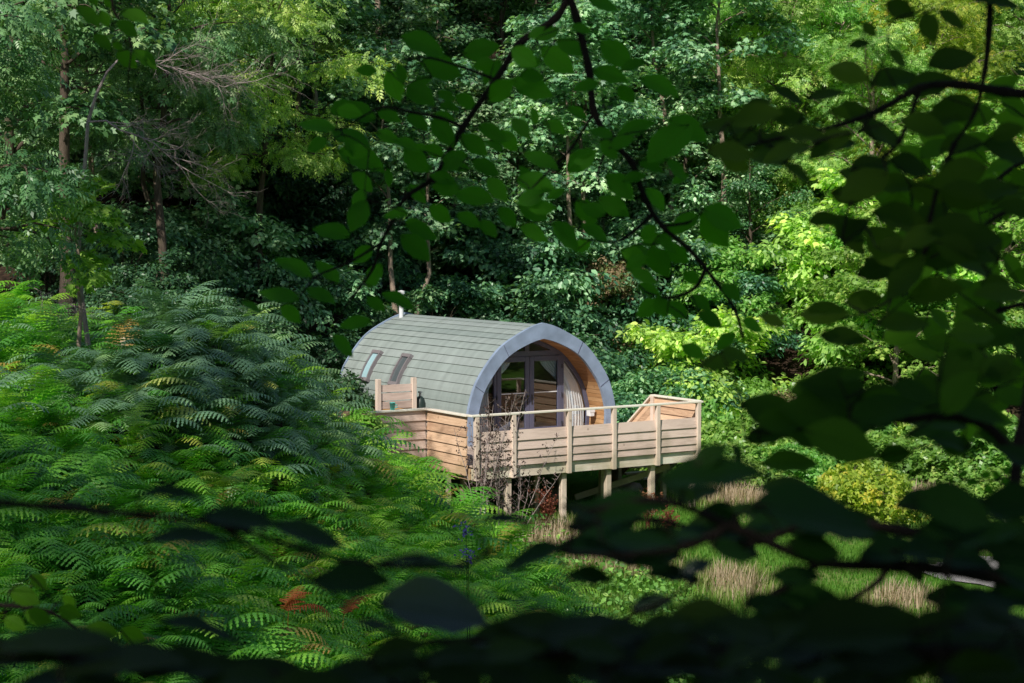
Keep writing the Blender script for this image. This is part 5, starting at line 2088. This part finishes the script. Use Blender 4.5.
def fill(poly, n, lmin, lmax, wlo, whi, seed, ang=(0, 25)):
    """n leaves spread through a region: mostly level sprays, (bx, by, tx, ty, w)."""
    rr = random.Random(seed)
    xs_ = [p[0] for p in poly]
    ys_ = [p[1] for p in poly]
    out = []
    tries = 0
    pts = []
    while len(out) < n and tries < 20000:
        tries += 1
        x, y = rr.uniform(min(xs_), max(xs_)), rr.uniform(min(ys_), max(ys_))
        if not inpoly(x, y, poly) or in_gap(x, y):
            continue
        L = rr.uniform(lmin, lmax)
        if any((x - a) ** 2 + ((y - b) * 1.6) ** 2 < (0.36 * L) ** 2 for a, b in pts):
            continue
        pts.append((x, y))
        a = R(rr.gauss(*ang)) + (math.pi if rr.random() < 0.5 else 0)
        w = L * rr.uniform(wlo, whi)
        out.append((x - math.cos(a) * L / 2, y - math.sin(a) * L / 2, x + math.cos(a) * L / 2, y + math.sin(a) * L / 2, w))
    return out


UP_L = [(400, 37, 447, 54, 22), (463, 54, 500, 45, 22), (388, 70, 400, 102, 22), (420, 62, 463, 75, 26), (406, 85, 435, 105, 22), (376, 120, 337, 105, 20), (378, 110, 401, 122, 14),
        (336, 130, 297, 123, 14), (328, 140, 306, 150, 14), (332, 130, 371, 147, 18), (376, 132, 400, 142, 14), (338, 150, 386, 170, 24), (404, 148, 428, 172, 24), (394, 140, 420, 150, 12),
        (431, 120, 455, 147, 20), (460, 135, 488, 155, 20), (478, 125, 506, 140, 16), (488, 100, 514, 80, 22), (501, 130, 517, 152, 18), (406, 115, 429, 131, 14), (350, 237, 312, 227, 18),
        (366, 200, 350, 232, 22), (352, 172, 373, 192, 16), (372, 246, 353, 263, 16), (383, 264, 366, 289, 16), (312, 278, 273, 257, 16), (338, 285, 316, 259, 16), (300, 300, 258, 291, 16),
        (306, 288, 336, 303, 14), (281, 305, 301, 323, 16), (366, 298, 386, 311, 13), (381, 294, 416, 309, 14), (401, 235, 431, 261, 22), (406, 225, 439, 239, 16), (430, 205, 451, 223, 18),
        (455, 193, 495, 201, 20), (487, 178, 508, 201, 18), (456, 214, 482, 227, 14), (480, 220, 497, 237, 14), (498, 208, 517, 227, 16), (471, 160, 501, 176, 16), (372, 320, 338, 327, 14),
        (332, 335, 354, 357, 14), (408, 185, 427, 203, 14), (442, 158, 470, 170, 16), (500, 60, 484, 84, 16), (455, 95, 478, 108, 15), (240, 300, 262, 312, 8)]
UP_L += fill([(330, 60), (500, 60), (510, 240), (400, 250), (340, 200)], 24, 20, 30, 0.4, 0.65, 71, (10, 40))
UP_R = [(535, 40, 559, 27, 16), (512, 48, 537, 66, 22), (540, 48, 575, 73, 24), (556, 40, 587, 56, 16), (600, 42, 633, 67, 24), (592, 70, 629, 81, 18), (640, 78, 681, 96, 18), (618, 86, 635, 103, 16),
        (512, 80, 554, 96, 24), (617, 136, 656, 121, 16), (690, 124, 647, 162, 32), (668, 118, 708, 141, 24), (600, 140, 618, 159, 16), (567, 172, 597, 149, 22), (524, 152, 559, 169, 16),
        (512, 118, 530, 139, 16), (588, 0, 619, 9, 14), (516, 178, 557, 191, 22), (518, 205, 549, 219, 20), (519, 225, 549, 241, 16), (552, 222, 579, 251, 20), (576, 200, 597, 223, 20),
        (598, 198, 630, 216, 20), (605, 175, 635, 199, 22), (580, 224, 609, 241, 14), (700, 215, 667, 233, 18), (702, 213, 728, 247, 30), (703, 209, 743, 227, 26), (620, 250, 648, 263, 16),
        (650, 247, 669, 277, 24), (665, 245, 689, 263, 20), (630, 270, 657, 283, 14), (637, 285, 661, 295, 13), (660, 300, 636, 317, 18), (666, 302, 689, 319, 16), (683, 272, 701, 283, 14),
        (698, 312, 723, 327, 16), (690, 296, 711, 309, 14), (722, 284, 741, 301, 14), (742, 320, 763, 331, 13), (545, 120, 566, 134, 14), (532, 185, 520, 165, 12), (640, 165, 668, 158, 13), (682, 345, 705, 358, 15), (735, 333, 716, 350, 14), (655, 225, 640, 240, 14)]
UP_R += fill([(515, 20), (620, 30), (690, 130), (720, 240), (700, 320), (640, 320), (520, 240)], 28, 20, 30, 0.4, 0.65, 72, (10, 40))
ST_A = [((572, -12), (556, 18), (520, 43), (496, 80), (463, 127), (448, 156), (431, 180), (406, 197), (393, 220), (381, 243), (373, 268), (352, 298)), 0.0068, 0.0022]
ST_A1 = [((463, 127), (440, 118), (410, 112), (380, 108), (345, 128)), 0.0035, 0.0014]
ST_A2 = [((381, 243), (350, 262), (318, 276), (300, 296)), 0.0028, 0.0012]
ST_A3 = [((496, 80), (470, 70), (430, 58), (405, 60)), 0.003, 0.0012]
ST_A4 = [((431, 180), (455, 195), (480, 210)), 0.003, 0.0012]
ST_B = [((566, -12), (576, 16), (589, 70), (594, 112), (611, 140), (632, 163), (645, 198), (662, 226), (690, 250), (716, 282), (735, 310), (743, 338)), 0.0068, 0.0024]
ST_B1 = [((594, 112), (570, 150), (545, 175), (530, 190)), 0.003, 0.0012]
ST_B2 = [((632, 163), (655, 160), (680, 140), (688, 125)), 0.003, 0.0012]
ST_B3 = [((652, 215), (625, 238), (605, 242), (580, 238)), 0.0035, 0.0012]
ST_B4 = [((705, 270), (695, 288), (670, 298), (645, 292)), 0.004, 0.0014]
ST_B5 = [((611, 140), (598, 172), (602, 190)), 0.0026, 0.001]
ST_B6 = [((662, 226), (690, 222), (702, 213)), 0.003, 0.001]
bough('beech_branch', 'beech branch hanging from the top centre and curving down left toward the pod roof', [ST_A, ST_A1, ST_A2, ST_A3, ST_A4], UP_L, 3.0, 'leaf_beech', 1, 0.06, group=None)
bough('beech_branch', 'beech branch hanging from the top centre and running down right above the arch', [ST_B, ST_B1, ST_B2, ST_B3, ST_B4, ST_B5, ST_B6], UP_R, 2.9, 'leaf_beech', 2, 0.06)
TL = [(76, 6, 101, 27, 14), (100, 10, 109, 27, 12), (121, 10, 149, 23, 14), (116, 21, 139, 37, 14), (94, 33, 111, 51, 13), (117, 51, 137, 68, 16), (133, 50, 158, 69, 14), (86, -6, 98, 6, 10), (104, -4, 114, 8, 10), (113, 42, 123, 50, 9)]
bough('beech_twig', 'small leafy twig hanging alone into the top left corner', [[((112, -14), (113, 8), (122, 24), (131, 45), (129, 70), (128, 95)), 0.0026, 0.0009], [((113, 8), (103, 22), (96, 32)), 0.0014, 0.0008]], TL, 3.2, 'leaf_beech', 3, 0.04)

RC = [(886, 2, 916, 17, 24), (924, 12, 935, 43, 25), (938, 10, 966, 29, 14), (928, 66, 978, 54, 26), (863, 22, 876, 37, 12), (870, 42, 847, 47, 10), (828, 68, 871, 80, 24), (888, 50, 907, 67, 12),
      (870, 85, 922, 74, 22), (905, 92, 957, 78, 26), (808, 100, 846, 90, 12), (770, 118, 809, 118, 20), (726, 142, 770, 134, 18), (758, 140, 802, 152, 20), (830, 108, 851, 119, 12), (968, -2, 1024, 8, 12), (838, 172, 876, 185, 16),
      (830, 192, 864, 201, 20), (808, 222, 843, 218, 16), (842, 240, 869, 217, 20), (872, 212, 933, 229, 28), (910, 185, 946, 201, 28), (940, 190, 990, 202, 36), (913, 250, 961, 263, 28), (958, 248, 1004, 236, 22),
      (876, 248, 916, 246, 18), (845, 243, 867, 253, 12), (864, 258, 886, 271, 14), (800, 315, 851, 312, 26), (845, 303, 883, 297, 24), (876, 325, 931, 322, 22), (980, 285, 1013, 282, 18), (820, 336, 869, 341, 20), (760, 316, 787, 326, 14),
      (772, 88, 806, 104, 12), (742, 108, 775, 100, 10), (720, 158, 752, 170, 20), (784, 165, 812, 182, 12), (820, 150, 858, 140, 16), (860, 130, 905, 142, 22), (900, 120, 948, 132, 24), (940, 150, 985, 140, 22), (850, 170, 892, 160, 20), (890, 160, 930, 172, 22)]
RC += fill([(830, 180), (1000, 170), (1012, 300), (860, 292)], 16, 44, 62, 0.35, 0.6, 22)
RC += fill([(720, 110), (860, 120), (840, 170), (730, 170)], 8, 44, 60, 0.3, 0.45, 23, (0, 15))
RC += fill([(850, 110), (1030, 90), (1030, 345), (960, 350), (880, 300), (860, 200)], 16, 34, 52, 0.3, 0.6, 21)
ST_C = [((1040, 95), (1005, 92), (960, 85), (920, 88), (880, 110), (840, 125), (780, 138), (735, 150)), 0.006, 0.0014]
ST_C2 = [((920, 88), (900, 140), (870, 170), (850, 205), (842, 240)), 0.003, 0.001]
ST_C3 = [((990, -12), (989, 30), (985, 70), (975, 112), (955, 143)), 0.0042, 0.0018]
ST_C4 = [((955, 143), (940, 180), (930, 220), (925, 250), (890, 300), (840, 320)), 0.003, 0.001]
ST_C5 = [((1040, 200), (1000, 215), (965, 240), (930, 258)), 0.0035, 0.001]
bough('beech_branch', 'dark leafy beech bough reaching in from the upper right over the pale ash', [ST_C, ST_C2, ST_C3, ST_C4, ST_C5], RC, 1.8, 'leaf_beech_halfshade', 4, 0.10, maxreach=0.2)
RG = fill([(880, 170), (1035, 60), (1035, 420), (960, 440), (900, 350)], 80, 28, 44, 0.4, 0.65, 31, (20, 40))
ST_D = [((1045, 150), (1010, 170), (975, 200), (950, 240), (930, 290)), 0.004, 0.0012]
ST_D2 = [((1045, 300), (1000, 310), (960, 330), (930, 360), (915, 380)), 0.004, 0.0012]
bough('beech_branch', 'lighter green beech spray behind the dark bough at the right edge', [ST_D, ST_D2], RG, 2.8, 'leaf_beech', 5, 0.08)
RM = [(790, 392, 837, 388, 26), (858, 400, 906, 394, 40), (892, 385, 936, 396, 22), (938, 382, 973, 349, 30), (925, 408, 958, 408, 14), (755, 422, 802, 424, 26), (800, 430, 860, 414, 36), (762, 465, 821, 462, 24), (835, 460, 881, 447, 16),
      (878, 456, 913, 452, 24), (940, 445, 975, 446, 34), (978, 432, 1016, 446, 20), (905, 437, 936, 430, 12), (745, 440, 790, 432, 20), (838, 378, 868, 372, 14), (960, 395, 1000, 400, 20), (742, 408, 775, 400, 16), (820, 440, 850, 448, 18), (846, 412, 884, 424, 22),
      (700, 366, 735, 360, 18), (985, 375, 1024, 368, 24), (720, 352, 752, 358, 16)]
RM += fill([(780, 384), (940, 384), (960, 442), (750, 452)], 12, 55, 80, 0.35, 0.6, 24, (0, 20))
RM += fill([(950, 330), (1030, 330), (1030, 420), (960, 420)], 8, 40, 60, 0.35, 0.6, 25, (0, 30))
ST_E = [((1046, 360), (1024, 432), (1014, 452), (985, 425), (945, 416), (905, 420), (860, 420), (800, 428), (750, 432)), 0.006, 0.0015]
ST_E2 = [((905, 420), (870, 400), (830, 388), (800, 382)), 0.003, 0.001]
bough('beech_branch', 'dark beech spray arching low at the right, level with the deck', [ST_E, ST_E2], RM, 1.5, 'leaf_beech_halfshade', 6, 0.08, maxreach=0.2)
SM = [(966, 482, 980, 482, 7), (981, 475, 992, 475, 9), (994, 470, 999, 481, 8), (1002, 470, 1014, 471, 8), (1001, 480, 1012, 484, 8), (984, 486, 994, 492, 7), (1014, 488, 1024, 492, 8), (958, 476, 969, 472, 6), (990, 500, 1001, 497, 7), (1008, 498, 1018, 503, 7)]
bough('beech_twig', 'thin twig of small leaves in front of the brown bank at the right edge', [[((1042, 480), (1015, 477), (985, 481), (960, 478)), 0.0018, 0.0008]], SM, 2.6, 'leaf_beech', 7, 0.03)
# upright stem at the right edge
ST_F = [((990, 720, 1.35), (994, 640, 1.35), (1006, 560, 1.35), (1013, 500, 1.36), (1020, 440, 1.38), (1032, 380, 1.4)), 0.0062, 0.0045]
ST_F2 = [((994, 645, 1.35), (975, 630, 1.33), (955, 622, 1.3)), 0.003, 0.0012]
RF = fill([(960, 560), (1030, 540), (1030, 690), (955, 690)], 7, 30, 46, 0.3, 0.6, 41, (10, 40)) + [(905, 566, 925, 580, 14), (1002, 580, 1020, 590, 12)]
bough('sapling_stem', 'dark upright sapling stem near the right edge with a few leaves', [ST_F, ST_F2], RF, 1.35, 'leaf_beech_shaded', 8, 0.05)

BB = [(645, 482, 780, 468, 40), (742, 500, 895, 532, 60), (905, 492, 1006, 525, 55), (540, 548, 682, 543, 40), (660, 535, 756, 536, 18), (628, 562, 674, 566, 18), (745, 603, 884, 628, 70), (700, 505, 742, 530, 34),
      (590, 520, 660, 508, 26), (690, 470, 732, 440, 28), (730, 440, 744, 470, 14), (850, 560, 948, 545, 34), (780, 540, 850, 556, 34), (915, 503, 986, 500, 34), (880, 548, 1012, 566, 36), (1000, 520, 1040, 540, 40), (705, 545, 760, 560, 24),
      (930, 610, 1030, 600, 34), (560, 575, 620, 580, 24), (735, 620, 840, 640, 44)]
BB += fill([(760, 500), (1030, 500), (1030, 640), (800, 640), (700, 560)], 18, 60, 100, 0.3, 0.5, 26, (0, 18))
BB += fill([(530, 500), (700, 500), (700, 560), (530, 560)], 5, 60, 100, 0.2, 0.35, 27, (0, 12))


def shrink(q, k):
    bx, by, tx, ty, w = q
    cx, cy_ = (bx + tx) / 2, (by + ty) / 2
    return (cx + (bx - cx) * k, cy_ + (by - cy_) * k, cx + (tx - cx) * k, cy_ + (ty - cy_) * k, w * k)


BB = [shrink(q, 0.82) for q in BB]
ST_G = [((1060, 590), (985, 575), (900, 566), (820, 562), (740, 530), (660, 500), (590, 512)), 0.005, 0.0016]
ST_G2 = [((820, 562), (780, 590), (745, 602)), 0.003, 0.0012]
ST_G3 = [((740, 520), (690, 545), (620, 556), (560, 552)), 0.003, 0.0012]
bough('beech_branch', 'blurred dark beech spray low across the right half, in front of the meadow', [ST_G, ST_G2, ST_G3], BB, 1.0, 'leaf_beech_shaded', 9, 0.08, maxreach=0.16)
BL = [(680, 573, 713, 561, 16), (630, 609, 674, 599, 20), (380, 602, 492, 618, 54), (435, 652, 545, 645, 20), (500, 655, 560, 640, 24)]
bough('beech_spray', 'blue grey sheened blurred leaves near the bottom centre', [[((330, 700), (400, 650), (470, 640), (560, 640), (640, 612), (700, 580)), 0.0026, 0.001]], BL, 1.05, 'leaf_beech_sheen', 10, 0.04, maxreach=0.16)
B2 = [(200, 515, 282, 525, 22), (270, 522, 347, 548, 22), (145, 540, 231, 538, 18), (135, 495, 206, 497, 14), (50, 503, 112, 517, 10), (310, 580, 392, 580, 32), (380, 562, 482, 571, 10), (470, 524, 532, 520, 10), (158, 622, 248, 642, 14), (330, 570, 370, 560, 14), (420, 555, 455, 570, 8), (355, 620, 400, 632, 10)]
bough('beech_branch', 'thin blurred dark spray crossing the bracken at lower left', [[((-30, 500), (60, 508), (140, 515), (220, 525), (300, 548), (380, 566), (470, 562), (530, 524)), 0.0024, 0.001], [((220, 525), (270, 560), (310, 580)), 0.0018, 0.001]], B2, 0.95, 'leaf_beech_shaded', 11, 0.06, maxreach=0.16)
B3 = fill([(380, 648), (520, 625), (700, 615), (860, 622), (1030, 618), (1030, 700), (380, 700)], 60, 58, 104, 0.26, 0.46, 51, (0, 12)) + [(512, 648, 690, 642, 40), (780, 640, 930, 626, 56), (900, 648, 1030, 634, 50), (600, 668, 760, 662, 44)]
bough('beech_branch', 'darkest blurred beech spray along the bottom edge right of centre', [[((1060, 650), (960, 655), (840, 650), (720, 655), (600, 650), (480, 668), (400, 690)), 0.005, 0.0016]], B3, 0.8, 'leaf_beech_shaded', 12, 0.08, maxreach=0.14)
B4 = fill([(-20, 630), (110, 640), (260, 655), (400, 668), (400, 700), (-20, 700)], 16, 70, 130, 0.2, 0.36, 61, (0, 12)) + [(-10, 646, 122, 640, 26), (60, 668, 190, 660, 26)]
bough('beech_branch', 'blurred dark beech spray along the bottom left edge', [[((-60, 650), (60, 658), (180, 664), (300, 678), (380, 690)), 0.003, 0.0014]], B4, 0.85, 'leaf_beech_shaded', 13, 0.08, maxreach=0.14)
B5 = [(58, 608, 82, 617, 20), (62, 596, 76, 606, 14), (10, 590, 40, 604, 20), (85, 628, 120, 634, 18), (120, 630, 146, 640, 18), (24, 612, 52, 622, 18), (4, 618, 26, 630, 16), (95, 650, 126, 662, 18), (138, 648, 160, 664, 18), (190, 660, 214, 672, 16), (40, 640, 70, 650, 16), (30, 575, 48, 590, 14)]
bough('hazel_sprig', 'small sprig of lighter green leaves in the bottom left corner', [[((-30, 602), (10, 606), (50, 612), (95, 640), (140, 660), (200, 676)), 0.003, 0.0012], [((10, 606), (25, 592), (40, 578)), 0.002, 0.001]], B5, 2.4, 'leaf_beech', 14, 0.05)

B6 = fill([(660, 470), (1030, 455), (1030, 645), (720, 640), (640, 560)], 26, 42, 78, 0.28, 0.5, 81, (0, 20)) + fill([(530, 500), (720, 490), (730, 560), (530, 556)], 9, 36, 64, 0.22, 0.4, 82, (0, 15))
bough('beech_branch', 'second dark beech spray low at right, just behind the blurred one', [[((1060, 540), (980, 545), (900, 530), (820, 520), (740, 545), (660, 520), (580, 530)), 0.005, 0.0014], [((900, 530), (880, 580), (820, 610), (760, 618)), 0.003, 0.001]], B6, 1.25, 'leaf_beech_shaded', 15, 0.07, maxreach=0.16)
# ------------------------------------------------------------------ camera, light, world
cam = bpy.data.cameras.new('camera')
cam.lens = LENS
cam.sensor_width = 36.0
cam.clip_start = 0.05
cam.clip_end = 2000
cam.dof.use_dof = True
cam.dof.focus_distance = 42.0
cam.dof.aperture_fstop = 11.0
cam.dof.aperture_blades = 7
co = bpy.data.objects.new('camera', cam)
link(co)
co.location = (0, 0, CAMZ)
co.rotation_euler = (math.pi / 2 - PITCH, 0, 0)
SC.camera = co

SUN_EL = R(42)
az = Vector((-0.42, -0.907, 0)).normalized()
S = Vector((az.x * math.cos(SUN_EL), az.y * math.cos(SUN_EL), math.sin(SUN_EL)))
sl = bpy.data.lights.new('sun', 'SUN')
sl.energy = 5.0
sl.angle = R(0.53)
sl.color = (1.0, 0.94, 0.85)
so = bpy.data.objects.new('sun', sl)
link(so)
so.rotation_euler = (-S).to_track_quat('-Z', 'Y').to_euler()

wd_ = bpy.data.worlds.new('World')
SC.world = wd_
wd_.use_nodes = True
nt = wd_.node_tree
nt.nodes.clear()
sky = nt.nodes.new('ShaderNodeTexSky')
sky.sky_type = 'NISHITA'
sky.sun_disc = False
sky.sun_elevation = SUN_EL
sky.sun_rotation = math.atan2(az.x, az.y)
bg = nt.nodes.new('ShaderNodeBackground')
bg.inputs['Strength'].default_value = 0.088
ow = nt.nodes.new('ShaderNodeOutputWorld')
nt.links.new(sky.outputs[0], bg.inputs[0])
nt.links.new(bg.outputs[0], ow.inputs[0])

SC.view_settings.view_transform = 'Standard'
SC.view_settings.look = 'None'
SC.view_settings.exposure = 0
SC.view_settings.gamma = 1
SC.render.engine = 'CYCLES'
cy = SC.cycles
cy.use_denoising = True
try:
    cy.denoiser = 'OPENIMAGEDENOISE'
    cy.denoising_prefilter = 'NONE'
    cy.denoising_input_passes = 'RGB_ALBEDO_NORMAL'
except Exception:
    pass
cy.max_bounces = 8
cy.diffuse_bounces = 3
cy.glossy_bounces = 3
cy.transmission_bounces = 4
cy.transparent_max_bounces = 8
cy.caustics_reflective = False
cy.caustics_refractive = False
cy.sample_clamp_indirect = 4.0
cy.use_adaptive_sampling = True
cy.adaptive_threshold = 0.02
